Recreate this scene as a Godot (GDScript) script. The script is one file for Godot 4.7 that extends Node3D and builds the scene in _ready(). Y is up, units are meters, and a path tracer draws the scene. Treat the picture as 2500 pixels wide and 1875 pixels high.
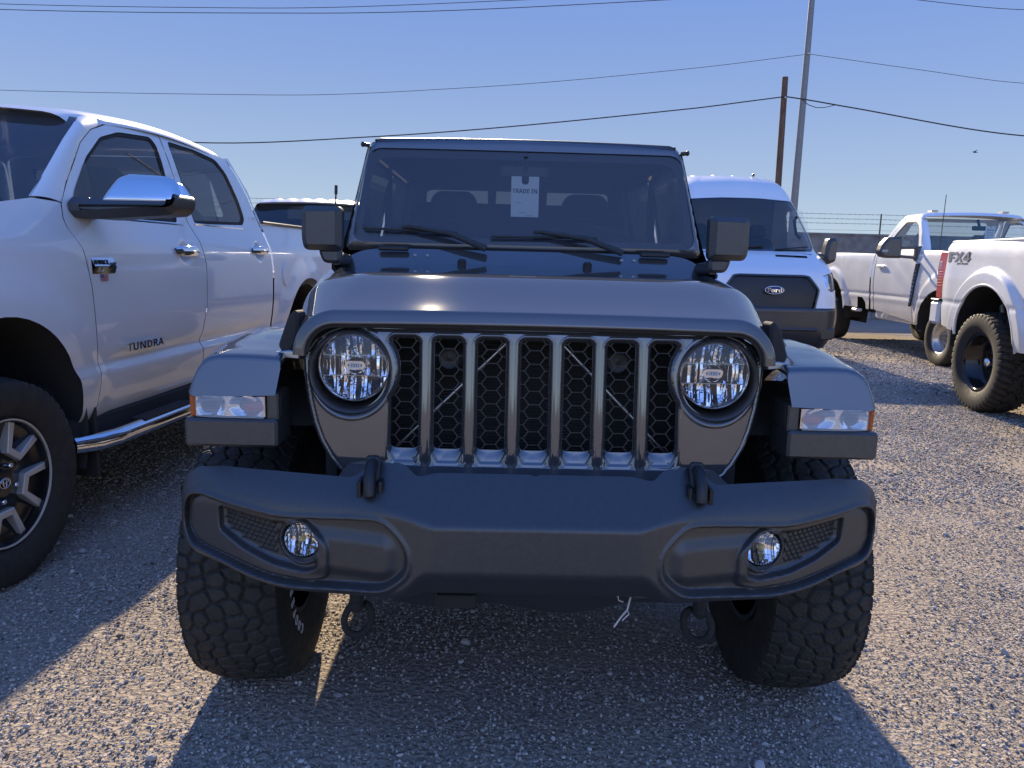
extends Node3D

# ---------- geometry collector: triangles are given counter-clockwise seen from outside ----------
class G:
	var v := PackedVector3Array()
	var n := PackedVector3Array()
	var uv := PackedVector2Array()
	var ix := PackedInt32Array()
	var col := PackedColorArray()
	var t := Transform3D.IDENTITY

	func _flip() -> bool:
		return t.basis.determinant() < 0.0

	func put(p: Vector3, nn: Vector3, u := Vector2.ZERO) -> int:
		v.append(t * p)
		n.append((t.basis * nn).normalized())
		uv.append(u)
		return v.size() - 1

	func tri(a: int, b: int, c: int) -> void:
		if _flip():
			ix.append(a); ix.append(b); ix.append(c)
		else:
			ix.append(a); ix.append(c); ix.append(b)

	# flat convex polygon turned away from a point inside the body
	func poly(pts: Array, inside: Vector3) -> void:
		var m := Vector3.ZERO
		for p in pts:
			m += p
		m /= pts.size()
		var nn := Vector3.ZERO
		for i in pts.size():
			nn += (pts[i] - m).cross(pts[(i + 1) % pts.size()] - m)
		if nn.length() < 1e-12:
			return
		nn = nn.normalized()
		var q: Array = pts
		if nn.dot(m - inside) < 0.0:
			nn = -nn
			q = pts.duplicate()
			q.reverse()
		var b := v.size()
		for p in q:
			put(p, nn)
		for i in range(1, q.size() - 1):
			tri(b, b + i, b + i + 1)

	# box with chamfered edges
	func box(c: Vector3, s: Vector3, b := 0.0, tilt := Basis.IDENTITY) -> void:
		var keep := t
		t = t * Transform3D(tilt, c)
		var h := s * 0.5
		b = minf(b, minf(h.x, minf(h.y, h.z)) * 0.98)
		if b <= 0.0:
			for a in 3:
				for sg in [-1.0, 1.0]:
					var q := []
					for k in [[-1, -1], [1, -1], [1, 1], [-1, 1]]:
						var p := Vector3.ZERO
						p[a] = sg * h[a]
						p[(a + 1) % 3] = k[0] * h[(a + 1) % 3]
						p[(a + 2) % 3] = k[1] * h[(a + 2) % 3]
						q.append(p)
					poly(q, Vector3.ZERO)
			t = keep
			return
		for a in 3:
			var a1 := (a + 1) % 3
			var a2 := (a + 2) % 3
			for sg in [-1.0, 1.0]:
				var q := []
				for k in [[-1, -1], [1, -1], [1, 1], [-1, 1]]:
					var p := Vector3.ZERO
					p[a] = sg * h[a]
					p[a1] = k[0] * (h[a1] - b)
					p[a2] = k[1] * (h[a2] - b)
					q.append(p)
				poly(q, Vector3.ZERO)
				for s2 in [-1.0, 1.0]:
					var e := []
					for k in [[0, -1], [0, 1], [1, 1], [1, -1]]:
						var p := Vector3.ZERO
						p[a] = sg * (h[a] - (b if k[0] == 1 else 0.0))
						p[a1] = s2 * (h[a1] - (b if k[0] == 0 else 0.0))
						p[a2] = k[1] * (h[a2] - b)
						e.append(p)
					poly(e, Vector3.ZERO)
		for sx in [-1.0, 1.0]:
			for sy in [-1.0, 1.0]:
				for sz in [-1.0, 1.0]:
					poly([Vector3(sx * h.x, sy * (h.y - b), sz * (h.z - b)), Vector3(sx * (h.x - b), sy * h.y, sz * (h.z - b)), Vector3(sx * (h.x - b), sy * (h.y - b), sz * h.z)], Vector3.ZERO)
		t = keep

	# smooth surface f(a, b) over a grid, a and b in 0..1; kept where mask(a, b) <= 0; its outside is da x db
	func grid(nu: int, nv: int, f: Callable, mask = null, flip := false, texture := false) -> void:
		var p := PackedVector3Array()
		var k := PackedFloat32Array()
		var u := PackedVector2Array()
		var has: bool = mask != null
		for j in nv + 1:
			var b := float(j) / nv
			for i in nu + 1:
				var a := float(i) / nu
				p.append(f.call(a, b))
				u.append(Vector2(a, 1.0 - b))
				if has:
					k.append(mask.call(a, b))
		var tris := PackedInt32Array()
		var cuts := {}
		for j in nv:
			for i in nu:
				var o := j * (nu + 1) + i
				for w in [[o, o + 1, o + nu + 2], [o, o + nu + 2, o + nu + 1]]:
					if not has:
						tris.append(w[0]); tris.append(w[1]); tris.append(w[2])
						continue
					var inside := 0
					for q in w:
						if k[q] <= 0.0:
							inside += 1
					if inside == 0:
						continue
					if inside == 3:
						tris.append(w[0]); tris.append(w[1]); tris.append(w[2])
						continue
					var out := []
					for e in 3:
						var x: int = w[e]
						var y: int = w[(e + 1) % 3]
						if k[x] <= 0.0:
							out.append(x)
						if (k[x] <= 0.0) != (k[y] <= 0.0):
							var key := mini(x, y) * 4194304 + maxi(x, y)
							if not cuts.has(key):
								var s := k[x] / (k[x] - k[y])
								p.append(p[x].lerp(p[y], s))
								u.append(u[x].lerp(u[y], s))
								cuts[key] = p.size() - 1
							out.append(cuts[key])
					for e in range(1, out.size() - 1):
						tris.append(out[0]); tris.append(out[e]); tris.append(out[e + 1])
		smooth(p, tris, flip, u if texture else PackedVector2Array())

	# adds triangles with normals averaged over each shared vertex
	func smooth(p: PackedVector3Array, tris: PackedInt32Array, flip := false, u := PackedVector2Array()) -> void:
		var nn := PackedVector3Array()
		nn.resize(p.size())
		for i in range(0, tris.size(), 3):
			var a := tris[i]
			var b := tris[i + 1]
			var c := tris[i + 2]
			var f := (p[b] - p[a]).cross(p[c] - p[a])
			if flip:
				f = -f
			nn[a] += f
			nn[b] += f
			nn[c] += f
		var at := PackedInt32Array()
		at.resize(p.size())
		at.fill(-1)
		for i in range(0, tris.size(), 3):
			var q := [tris[i], tris[i + 1], tris[i + 2]]
			for j in 3:
				var x: int = q[j]
				if at[x] < 0:
					at[x] = put(p[x], nn[x] if nn[x].length_squared() > 0.0 else Vector3.UP, u[x] if u.size() else Vector2.ZERO)
			if flip:
				tri(at[q[0]], at[q[2]], at[q[1]])
			else:
				tri(at[q[0]], at[q[1]], at[q[2]])

	# round bar along points
	func tube(pts: Array, r: float, seg := 8, r_end := -1.0, closed := false) -> void:
		var m := pts.size()
		var p := PackedVector3Array()
		var side := Vector3.ZERO
		for i in m:
			var d: Vector3
			if closed:
				d = (pts[(i + 1) % m] - pts[(i + m - 1) % m]).normalized()
			else:
				d = (pts[mini(i + 1, m - 1)] - pts[maxi(i - 1, 0)]).normalized()
			if side == Vector3.ZERO:
				side = d.cross(Vector3.UP if absf(d.y) < 0.9 else Vector3.RIGHT).normalized()
			side = (side - d * side.dot(d)).normalized()
			var o := d.cross(side)
			var rr := r if r_end < 0.0 else lerpf(r, r_end, float(i) / (m - 1))
			for k in seg:
				var a := TAU * k / seg
				p.append(pts[i] + (side * cos(a) + o * sin(a)) * rr)
		var tris := PackedInt32Array()
		for i in (m if closed else m - 1):
			for k in seg:
				var a := i * seg + k
				var b := i * seg + (k + 1) % seg
				var c := ((i + 1) % m) * seg + k
				var d := ((i + 1) % m) * seg + (k + 1) % seg
				tris.append_array([a, b, d, a, d, c])
		smooth(p, tris)
		if not closed:
			for e in [0, m - 1]:
				var q := []
				for k in seg:
					q.append(p[e * seg + k])
				poly(q, pts[1] if e == 0 else pts[m - 2])

	# turned body round the y axis; profile of (radius, height) whose outside lies to its right going along it
	func lathe(pr: Array, seg := 32, a0 := 0.0, a1 := TAU) -> void:
		for i in pr.size() - 1:
			var d: Vector2 = (pr[i + 1] - pr[i]).normalized()
			if pr[i].distance_to(pr[i + 1]) < 1e-6:
				continue
			var own := Vector2(d.y, -d.x)
			var ends := []
			for e in 2:
				var o := own
				var jj := i - 1 if e == 0 else i + 1
				if jj >= 0 and jj < pr.size() - 1:
					var d2: Vector2 = (pr[jj + 1] - pr[jj]).normalized()
					var n2 := Vector2(d2.y, -d2.x)
					if n2.dot(own) > 0.6:
						o = (own + n2).normalized()
				ends.append(o)
			var b := v.size()
			for k in seg + 1:
				var a := lerpf(a0, a1, float(k) / seg)
				for e in 2:
					var q: Vector2 = pr[i + e]
					put(Vector3(q.x * cos(a), q.y, q.x * sin(a)), Vector3(ends[e].x * cos(a), ends[e].y, ends[e].x * sin(a)))
			for k in seg:
				var x := b + k * 2
				tri(x, x + 1, x + 3)
				tri(x, x + 3, x + 2)

	# plate cut along a polygon in the xy plane, from z0 to z1, with a chamfer on its front edge
	func prism(pl: PackedVector2Array, z0: float, z1: float, b := 0.0) -> void:
		var pts := pl
		if Geometry2D.is_polygon_clockwise(pts):
			pts = pl.duplicate()
			pts.reverse()
		var m := pts.size()
		var ins := PackedVector2Array()
		for i in m:
			var e1 := (pts[i] - pts[(i + m - 1) % m]).normalized()
			var e2 := (pts[(i + 1) % m] - pts[i]).normalized()
			var n1 := Vector2(-e1.y, e1.x)
			var n2 := Vector2(-e2.y, e2.x)
			var mid := (n1 + n2).normalized()
			ins.append(pts[i] + mid * b / maxf(mid.dot(n1), 0.4))
		var idx := Geometry2D.triangulate_polygon(pts)
		for e in 2:
			var src := ins if e == 1 else pts
			var z := z1 if e == 1 else z0
			var k := v.size()
			for q in src:
				put(Vector3(q.x, q.y, z), Vector3(0, 0, 1 if e == 1 else -1))
			for i in range(0, idx.size(), 3):
				var a := pts[idx[i]]
				var ccw := (pts[idx[i + 1]] - a).cross(pts[idx[i + 2]] - a) > 0.0
				if ccw == (e == 1):
					tri(k + idx[i], k + idx[i + 1], k + idx[i + 2])
				else:
					tri(k + idx[i], k + idx[i + 2], k + idx[i + 1])
		var rings := [[pts, z0], [pts, z1 - b]]
		if b > 0.0:
			rings.append([ins, z1])
		for r in rings.size() - 1:
			for i in m:
				var j := (i + 1) % m
				var e := (pts[j] - pts[i]).normalized()
				var nn := Vector3(e.y, -e.x, 0)
				if r == 1:
					nn = (nn + Vector3(0, 0, 1)).normalized()
				var a: PackedVector2Array = rings[r][0]
				var c: PackedVector2Array = rings[r + 1][0]
				var k := put(Vector3(a[i].x, a[i].y, rings[r][1]), nn)
				put(Vector3(a[j].x, a[j].y, rings[r][1]), nn)
				put(Vector3(c[j].x, c[j].y, rings[r + 1][1]), nn)
				put(Vector3(c[i].x, c[i].y, rings[r + 1][1]), nn)
				tri(k, k + 1, k + 2)
				tri(k, k + 2, k + 3)

	func ball(c: Vector3, r: Vector3, seg := 12) -> void:
		grid(seg, maxi(seg / 2, 4), func(a, b): return c + r * Vector3(sin(b * PI) * cos(-a * TAU), -cos(b * PI), sin(b * PI) * sin(-a * TAU)))

	func mesh() -> ArrayMesh:
		var a := []
		a.resize(Mesh.ARRAY_MAX)
		a[Mesh.ARRAY_VERTEX] = v
		a[Mesh.ARRAY_NORMAL] = n
		a[Mesh.ARRAY_TEX_UV] = uv
		a[Mesh.ARRAY_INDEX] = ix
		if col.size() == v.size():
			a[Mesh.ARRAY_COLOR] = col
		var m := ArrayMesh.new()
		m.add_surface_from_arrays(Mesh.PRIMITIVE_TRIANGLES, a)
		return m

const MX := Basis(Vector3(-1, 0, 0), Vector3(0, 1, 0), Vector3(0, 0, 1))
var M := {}
var used := {}
var rng := RandomNumberGenerator.new()

# ---------- small helpers ----------
func P2(a: Array) -> PackedVector2Array:
	var o := PackedVector2Array()
	for i in range(0, a.size(), 2):
		o.append(Vector2(a[i], a[i + 1]))
	return o

func sdp(p: Vector2, a: PackedVector2Array) -> float:
	var d := 1e9
	var s := 1.0
	var m := a.size()
	var j := m - 1
	for i in m:
		var e := a[j] - a[i]
		var w := p - a[i]
		d = minf(d, (w - e * clampf(w.dot(e) / e.length_squared(), 0.0, 1.0)).length_squared())
		var c1 := p.y >= a[i].y
		var c2 := p.y < a[j].y
		var c3 := e.x * w.y > e.y * w.x
		if (c1 and c2 and c3) or (not c1 and not c2 and not c3):
			s = -s
		j = i
	return s * sqrt(d)

func sdbox(p: Vector2, c: Vector2, h: Vector2, r: float) -> float:
	var q := (p - c).abs() - h + Vector2(r, r)
	return Vector2(maxf(q.x, 0), maxf(q.y, 0)).length() + minf(maxf(q.x, q.y), 0.0) - r

func sm(a: float, b: float, x: float) -> float:
	return smoothstep(a, b, x)

# smooth curve through (x, y) pairs
func tab(x: float, a: PackedVector2Array) -> float:
	var m := a.size()
	if x <= a[0].x:
		return a[0].y
	if x >= a[m - 1].x:
		return a[m - 1].y
	var i := 0
	while x > a[i + 1].x:
		i += 1
	var h := a[i + 1].x - a[i].x
	var d := (a[i + 1].y - a[i].y) / h
	var d0 := d if i == 0 else (a[i].y - a[i - 1].y) / (a[i].x - a[i - 1].x)
	var d2 := d if i == m - 2 else (a[i + 2].y - a[i + 1].y) / (a[i + 2].x - a[i + 1].x)
	var m0 := 0.0 if d0 * d <= 0.0 else 2.0 * d0 * d / (d0 + d)
	var m1 := 0.0 if d2 * d <= 0.0 else 2.0 * d2 * d / (d2 + d)
	if i == 0:
		m0 = d
	if i == m - 2:
		m1 = d
	var s := (x - a[i].x) / h
	return a[i].y * (1 + 2 * s) * (1 - s) * (1 - s) + m0 * h * s * (1 - s) * (1 - s) + a[i + 1].y * s * s * (3 - 2 * s) + m1 * h * s * s * (s - 1)

# rounds the corners of a polygon
func soft(a: PackedVector2Array, r: float, k := 4) -> PackedVector2Array:
	var o := PackedVector2Array()
	var m := a.size()
	for i in m:
		var p := a[i]
		var q0 := a[(i + m - 1) % m]
		var q1 := a[(i + 1) % m]
		var c := minf(r, minf(p.distance_to(q0), p.distance_to(q1)) * 0.48)
		var s := p + (q0 - p).normalized() * c
		var e := p + (q1 - p).normalized() * c
		for j in k + 1:
			var w := float(j) / k
			o.append(s.lerp(p, w).lerp(p.lerp(e, w), w))
	return o

func numbered(called: String) -> String:
	if not used.has(called):
		used[called] = 0
		return called
	used[called] += 1
	return "%s_%03d" % [called, used[called]]

func tag(o: Node, label: String, category: String, group := "") -> void:
	o.set_meta("label", label)
	o.set_meta("category", category)
	if group:
		o.set_meta("group", group)

func thing(called: String, label: String, category: String, at := Vector3.ZERO, turn := 0.0, group := "") -> Node3D:
	var o := Node3D.new()
	o.name = numbered(called)
	add_child(o)
	o.position = at
	o.rotation.y = turn
	tag(o, label, category, group)
	return o

func part(called: String, g, mat: Material, parent: Node = null) -> MeshInstance3D:
	var o := MeshInstance3D.new()
	var same := called
	if parent == null:
		same = numbered(called)
	else:
		var k := 1
		while parent.has_node(same):
			same = "%s_%03d" % [called, k]
			k += 1
	o.name = same
	o.mesh = g.mesh() if g is G else g
	o.material_override = mat
	(self if parent == null else parent).add_child(o)
	return o

func mat(c: Color, rough := 0.5, metal := 0.0) -> StandardMaterial3D:
	var m := StandardMaterial3D.new()
	m.albedo_color = Color(c.r, c.g, c.b).linear_to_srgb()
	m.roughness = rough
	m.metallic = metal
	return m

func pane(c: Color, alpha: float, rough := 0.02) -> StandardMaterial3D:
	var m := mat(c, rough)
	m.albedo_color.a = alpha
	m.transparency = BaseMaterial3D.TRANSPARENCY_ALPHA
	return m

func noise(freq: float, kind := FastNoiseLite.TYPE_SIMPLEX_SMOOTH, octaves := 4, sd := 1) -> FastNoiseLite:
	var f := FastNoiseLite.new()
	f.noise_type = kind
	f.frequency = freq
	f.fractal_octaves = octaves
	f.seed = sd
	return f

func ntex(f: FastNoiseLite, size := 512, lo := Color.BLACK, hi := Color.WHITE) -> NoiseTexture2D:
	var x := NoiseTexture2D.new()
	x.width = size
	x.height = size
	x.seamless = true
	x.noise = f
	var g := Gradient.new()
	g.set_color(0, lo)
	g.set_color(1, hi)
	x.color_ramp = g
	return x

func rough_map(m: StandardMaterial3D, f: FastNoiseLite, lo: float, hi: float, scale: float) -> void:
	m.roughness = 1.0
	m.roughness_texture = ntex(f, 512, Color(lo, lo, lo), Color(hi, hi, hi))
	m.uv1_triplanar = true
	m.uv1_scale = Vector3.ONE * scale

func text(s: String, size: float, depth: float, serif := "Droid Sans", weight := 700, italic := false) -> TextMesh:
	var f := SystemFont.new()
	f.font_names = PackedStringArray([serif])
	f.font_weight = weight
	f.font_italic = italic
	var m := TextMesh.new()
	m.font = f
	m.text = s
	m.font_size = 64
	m.pixel_size = size / 46.0   # cap height about 46 of 64 pixels
	m.depth = depth
	m.curve_step = 1.0
	return m

# ---------- camera, sky, sun ----------
const SUN_EL := 27.0
const SUN_AZ := 6.0

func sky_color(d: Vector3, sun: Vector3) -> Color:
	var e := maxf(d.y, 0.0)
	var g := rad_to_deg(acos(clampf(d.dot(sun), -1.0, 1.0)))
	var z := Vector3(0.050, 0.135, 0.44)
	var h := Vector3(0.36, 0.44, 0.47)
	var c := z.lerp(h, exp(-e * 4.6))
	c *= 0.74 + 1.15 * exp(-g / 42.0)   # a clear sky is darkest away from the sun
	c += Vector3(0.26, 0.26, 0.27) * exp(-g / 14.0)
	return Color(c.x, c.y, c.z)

func environment() -> void:
	var cam := Camera3D.new()
	cam.name = "camera"
	add_child(cam)
	cam.position = Vector3(-0.097, 1.375, 2.023)
	cam.rotation_order = EULER_ORDER_YXZ
	cam.rotation_degrees = Vector3(-9.18, -1.04, 1.47)
	cam.fov = 52.66
	cam.near = 0.05
	cam.far = 1500.0
	cam.current = true
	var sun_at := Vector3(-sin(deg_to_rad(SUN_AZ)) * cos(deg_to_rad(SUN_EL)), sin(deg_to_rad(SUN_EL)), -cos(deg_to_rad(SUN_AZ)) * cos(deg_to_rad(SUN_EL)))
	var w := 512
	var h := 256
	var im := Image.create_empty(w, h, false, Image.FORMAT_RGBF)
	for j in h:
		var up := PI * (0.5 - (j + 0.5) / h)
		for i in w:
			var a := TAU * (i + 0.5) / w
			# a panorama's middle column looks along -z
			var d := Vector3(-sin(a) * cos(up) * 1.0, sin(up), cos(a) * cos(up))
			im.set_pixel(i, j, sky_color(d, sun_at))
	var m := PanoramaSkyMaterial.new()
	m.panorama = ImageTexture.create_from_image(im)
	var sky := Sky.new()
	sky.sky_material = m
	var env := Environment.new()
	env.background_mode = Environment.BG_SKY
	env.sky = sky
	env.tonemap_mode = Environment.TONE_MAPPER_LINEAR
	env.tonemap_exposure = 2.1
	env.sdfgi_enabled = true
	env.ssao_enabled = true
	env.ssil_enabled = true
	var we := WorldEnvironment.new()
	we.name = "world_environment"
	we.environment = env
	add_child(we)
	var sun := DirectionalLight3D.new()
	sun.name = "sun"
	add_child(sun)
	sun.look_at_from_position(sun_at * 50.0, Vector3.ZERO)
	sun.light_energy = 1.6
	sun.light_color = Color(1.0, 0.92, 0.79)
	sun.light_angular_distance = 0.5
	sun.shadow_enabled = true

# ---------- materials ----------
func materials() -> void:
	var fine := noise(0.02, FastNoiseLite.TYPE_SIMPLEX_SMOOTH, 5, 3)
	var wide := noise(0.006, FastNoiseLite.TYPE_SIMPLEX_SMOOTH, 4, 8)
	M.white = mat(Color(0.72, 0.73, 0.74), 0.4)
	M.white.clearcoat_enabled = true
	M.white.vertex_color_use_as_albedo = true
	M.white.clearcoat = 1.0
	M.white.clearcoat_roughness = 0.04
	rough_map(M.white, wide, 0.3, 0.55, 0.7)
	M.white.normal_enabled = true
	var wave := ntex(noise(0.012, FastNoiseLite.TYPE_SIMPLEX_SMOOTH, 2, 71), 512)
	wave.as_normal_map = true
	wave.bump_strength = 6.0
	M.white.normal_texture = wave
	M.white.normal_scale = 0.05
	M.grey = mat(Color(0.16, 0.165, 0.172), 0.05, 0.72)
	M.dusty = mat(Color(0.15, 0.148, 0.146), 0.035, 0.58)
	rough_map(M.grey, fine, 0.03, 0.075, 1.3)
	M.reflector = mat(Color(0.92, 0.93, 0.95), 0.04, 1.0)
	M.plastic = mat(Color(0.032, 0.033, 0.035), 0.6)
	M.plastic.metallic_specular = 0.75
	M.plastic.albedo_texture = ntex(noise(0.03, FastNoiseLite.TYPE_SIMPLEX_SMOOTH, 5, 15), 512, Color(0.75, 0.75, 0.75), Color(1, 0.98, 0.95))
	rough_map(M.plastic, noise(0.09, FastNoiseLite.TYPE_SIMPLEX_SMOOTH, 3, 5), 0.36, 0.54, 3.0)
	M.plastic.heightmap_enabled = true
	M.plastic.heightmap_texture = ntex(noise(0.25, FastNoiseLite.TYPE_SIMPLEX_SMOOTH, 2, 6), 512)
	M.plastic.heightmap_scale = 0.04
	M.black = mat(Color(0.012, 0.012, 0.013), 0.45)
	M.gloss_black = mat(Color(0.01, 0.01, 0.011), 0.12)
	M.liner = mat(Color(0.03, 0.028, 0.026), 0.9)
	M.dark = mat(Color(0.02, 0.02, 0.021), 0.85)
	M.rubber = mat(Color(0.022, 0.021, 0.02), 0.8)
	M.tyre = mat(Color(0.034, 0.032, 0.03), 0.75)
	rough_map(M.tyre, fine, 0.6, 0.9, 2.0)
	M.tyre.albedo_texture = ntex(noise(0.012, FastNoiseLite.TYPE_SIMPLEX_SMOOTH, 5, 12), 512, Color(0.72, 0.72, 0.72), Color(1.0, 0.96, 0.9))
	M.chrome = mat(Color(0.75, 0.76, 0.78), 0.07, 1.0)
	M.silver = mat(Color(0.5, 0.49, 0.47), 0.35, 1.0)
	M.machined = mat(Color(0.55, 0.53, 0.50), 0.35, 0.45)
	M.steel = mat(Color(0.32, 0.32, 0.33), 0.45, 0.9)
	M.glass = pane(Color(0.02, 0.03, 0.03), 0.06)
	M.tint = pane(Color(0.03, 0.038, 0.048), 0.78)
	M.shield = pane(Color(0.062, 0.076, 0.10), 0.44)
	M.privacy = pane(Color(0.012, 0.016, 0.02), 0.97)
	M.lens = pane(Color(0.75, 0.8, 0.85), 0.05)
	M.lens_milky = pane(Color(0.6, 0.68, 0.75), 0.38, 0.15)
	M.amber = mat(Color(0.45, 0.10, 0.02), 0.2)
	M.red = mat(Color(0.42, 0.012, 0.015), 0.12)
	M.red.clearcoat_enabled = true
	M.red_dark = mat(Color(0.16, 0.01, 0.012), 0.15)
	M.bulb = mat(Color(0.55, 0.40, 0.10), 0.3)
	M.seat = mat(Color(0.012, 0.012, 0.013), 0.9)
	M.rear_tint = pane(Color(0.02, 0.03, 0.035), 0.84)
	M.wiper = mat(Color(0.035, 0.037, 0.04), 0.8)
	M.seat_grey = mat(Color(0.16, 0.165, 0.175), 0.9)
	M.clear_green = pane(Color(0.05, 0.13, 0.11), 0.28)
	M.amber_clear = mat(Color(0.55, 0.45, 0.35), 0.2)
	M.paper = mat(Color(0.80, 0.92, 0.91), 0.8)
	M.paper.backlight_enabled = true
	M.paper.backlight = Color(0.5, 0.55, 0.55)
	M.ink = mat(Color(0.015, 0.015, 0.02), 0.7)
	M.white_ink = mat(Color(0.55, 0.55, 0.53), 0.7)
	M.flag_red = mat(Color(0.4, 0.05, 0.06), 0.5)
	M.flag_blue = mat(Color(0.06, 0.08, 0.25), 0.5)
	M.badge_blue = mat(Color(0.01, 0.03, 0.12), 0.15)
	M.wood = mat(Color(0.17, 0.12, 0.09), 0.85)
	M.wood.albedo_texture = ntex(noise(0.02, FastNoiseLite.TYPE_SIMPLEX_SMOOTH, 5, 21), 256, Color(0.6, 0.55, 0.5), Color(1, 1, 1))
	M.wood.uv1_triplanar = true
	M.wood.uv1_scale = Vector3(4, 0.25, 4)
	M.galvanised = mat(Color(0.20, 0.21, 0.22), 0.6, 0.3)
	rough_map(M.galvanised, wide, 0.45, 0.7, 0.6)
	M.wire = mat(Color(0.02, 0.02, 0.022), 0.7)
	M.barb = mat(Color(0.09, 0.085, 0.08), 0.6, 0.4)
	M.concrete = mat(Color(0.25, 0.235, 0.22), 0.9)
	M.concrete.albedo_texture = ntex(noise(0.015, FastNoiseLite.TYPE_SIMPLEX_SMOOTH, 5, 31), 512, Color(0.75, 0.74, 0.73), Color(1, 1, 1))
	M.concrete.uv1_triplanar = true
	M.concrete.uv1_world_triplanar = true
	M.concrete.uv1_scale = Vector3(0.4, 0.4, 0.4)

# ---------- ground ----------
func ground() -> void:
	var gm := mat(Color(1, 1, 1), 0.95)
	gm.vertex_color_use_as_albedo = true
	gm.albedo_color = Color(1, 1, 1)
	gm.albedo_texture = ntex(noise(0.05, FastNoiseLite.TYPE_CELLULAR, 3, 41), 1024, Color(0.62, 0.61, 0.6), Color(1.0, 1.0, 1.0))
	gm.heightmap_enabled = true
	gm.heightmap_texture = ntex(noise(0.055, FastNoiseLite.TYPE_CELLULAR, 3, 43), 1024)
	gm.heightmap_scale = 0.8
	gm.uv1_triplanar = true
	gm.uv1_world_triplanar = true
	gm.uv1_scale = Vector3.ONE * 0.9
	gm.metallic_specular = 0.2
	var lie := noise(0.35, FastNoiseLite.TYPE_SIMPLEX_SMOOTH, 4, 44)
	var patch := noise(0.28, FastNoiseLite.TYPE_SIMPLEX_SMOOTH, 4, 45)
	var c := 110
	var v := PackedVector3Array()
	var cl := PackedColorArray()
	var nn := PackedVector3Array()
	var uv := PackedVector2Array()
	for j in 2 * c + 1:
		for i in 2 * c + 1:
			var x := sinh((i - c) / float(c) * 5.4) * 3.6
			var z := sinh((j - c) / float(c) * 5.4) * 3.6 - 1.5
			var y := lie.get_noise_2d(x * 3.0, z * 3.0) * 0.008 - 0.004 if absf(x) < 30.0 and absf(z) < 30.0 else -0.004
			v.append(Vector3(x, y, z))
			nn.append(Vector3.UP)
			uv.append(Vector2(x, z))
			var k := clampf(0.5 + patch.get_noise_2d(x, z) * 0.9, 0.0, 1.0)
			var a := Vector3(0.43, 0.375, 0.315).lerp(Vector3(0.54, 0.46, 0.375), k)
			cl.append(Color(a.x, a.y, a.z))
	var ix := PackedInt32Array()
	var w := 2 * c + 1
	for j in w - 1:
		for i in w - 1:
			var o := j * w + i
			ix.append_array([o, o + 1, o + w + 1, o, o + w + 1, o + w])
	var a := []
	a.resize(Mesh.ARRAY_MAX)
	a[Mesh.ARRAY_VERTEX] = v
	a[Mesh.ARRAY_NORMAL] = nn
	a[Mesh.ARRAY_COLOR] = cl
	a[Mesh.ARRAY_TEX_UV] = uv
	a[Mesh.ARRAY_INDEX] = ix
	var m := ArrayMesh.new()
	m.add_surface_from_arrays(Mesh.PRIMITIVE_TRIANGLES, a)
	var o := part("ground", m, gm)
	o.set_meta("kind", "structure")

# one rough pebble: a cube sphere with knocked corners
func pebble(sd: int) -> G:
	var r := RandomNumberGenerator.new()
	r.seed = sd
	var cuts := []
	for i in 7:
		cuts.append([Vector3(r.randfn(), r.randfn(), r.randfn()).normalized(), r.randf_range(0.55, 0.85)])
	var g := G.new()
	var p := PackedVector3Array()
	var tris := PackedInt32Array()
	for a in 3:
		for s in [-1.0, 1.0]:
			var b := p.size()
			for j in 3:
				for i in 3:
					var q := Vector3.ZERO
					q[a] = s
					q[(a + 1) % 3] = (i - 1) * s
					q[(a + 2) % 3] = j - 1
					q = q.normalized() * r.randf_range(0.97, 1.0)
					for c in cuts:
						var h: float = q.dot(c[0]) - c[1]
						if h > 0.0:
							q -= c[0] * h
					p.append(q * Vector3(1.0, 0.62, 0.8))
			for j in 2:
				for i in 2:
					var o := b + j * 3 + i
					tris.append_array([o, o + 1, o + 4, o, o + 4, o + 3])
	for i in range(0, tris.size(), 3):
		var f := (p[tris[i + 1]] - p[tris[i]]).cross(p[tris[i + 2]] - p[tris[i]]).normalized()
		var k := g.put(p[tris[i]], f)
		g.put(p[tris[i + 1]], f)
		g.put(p[tris[i + 2]], f)
		g.tri(k, k + 1, k + 2)
	return g

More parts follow.
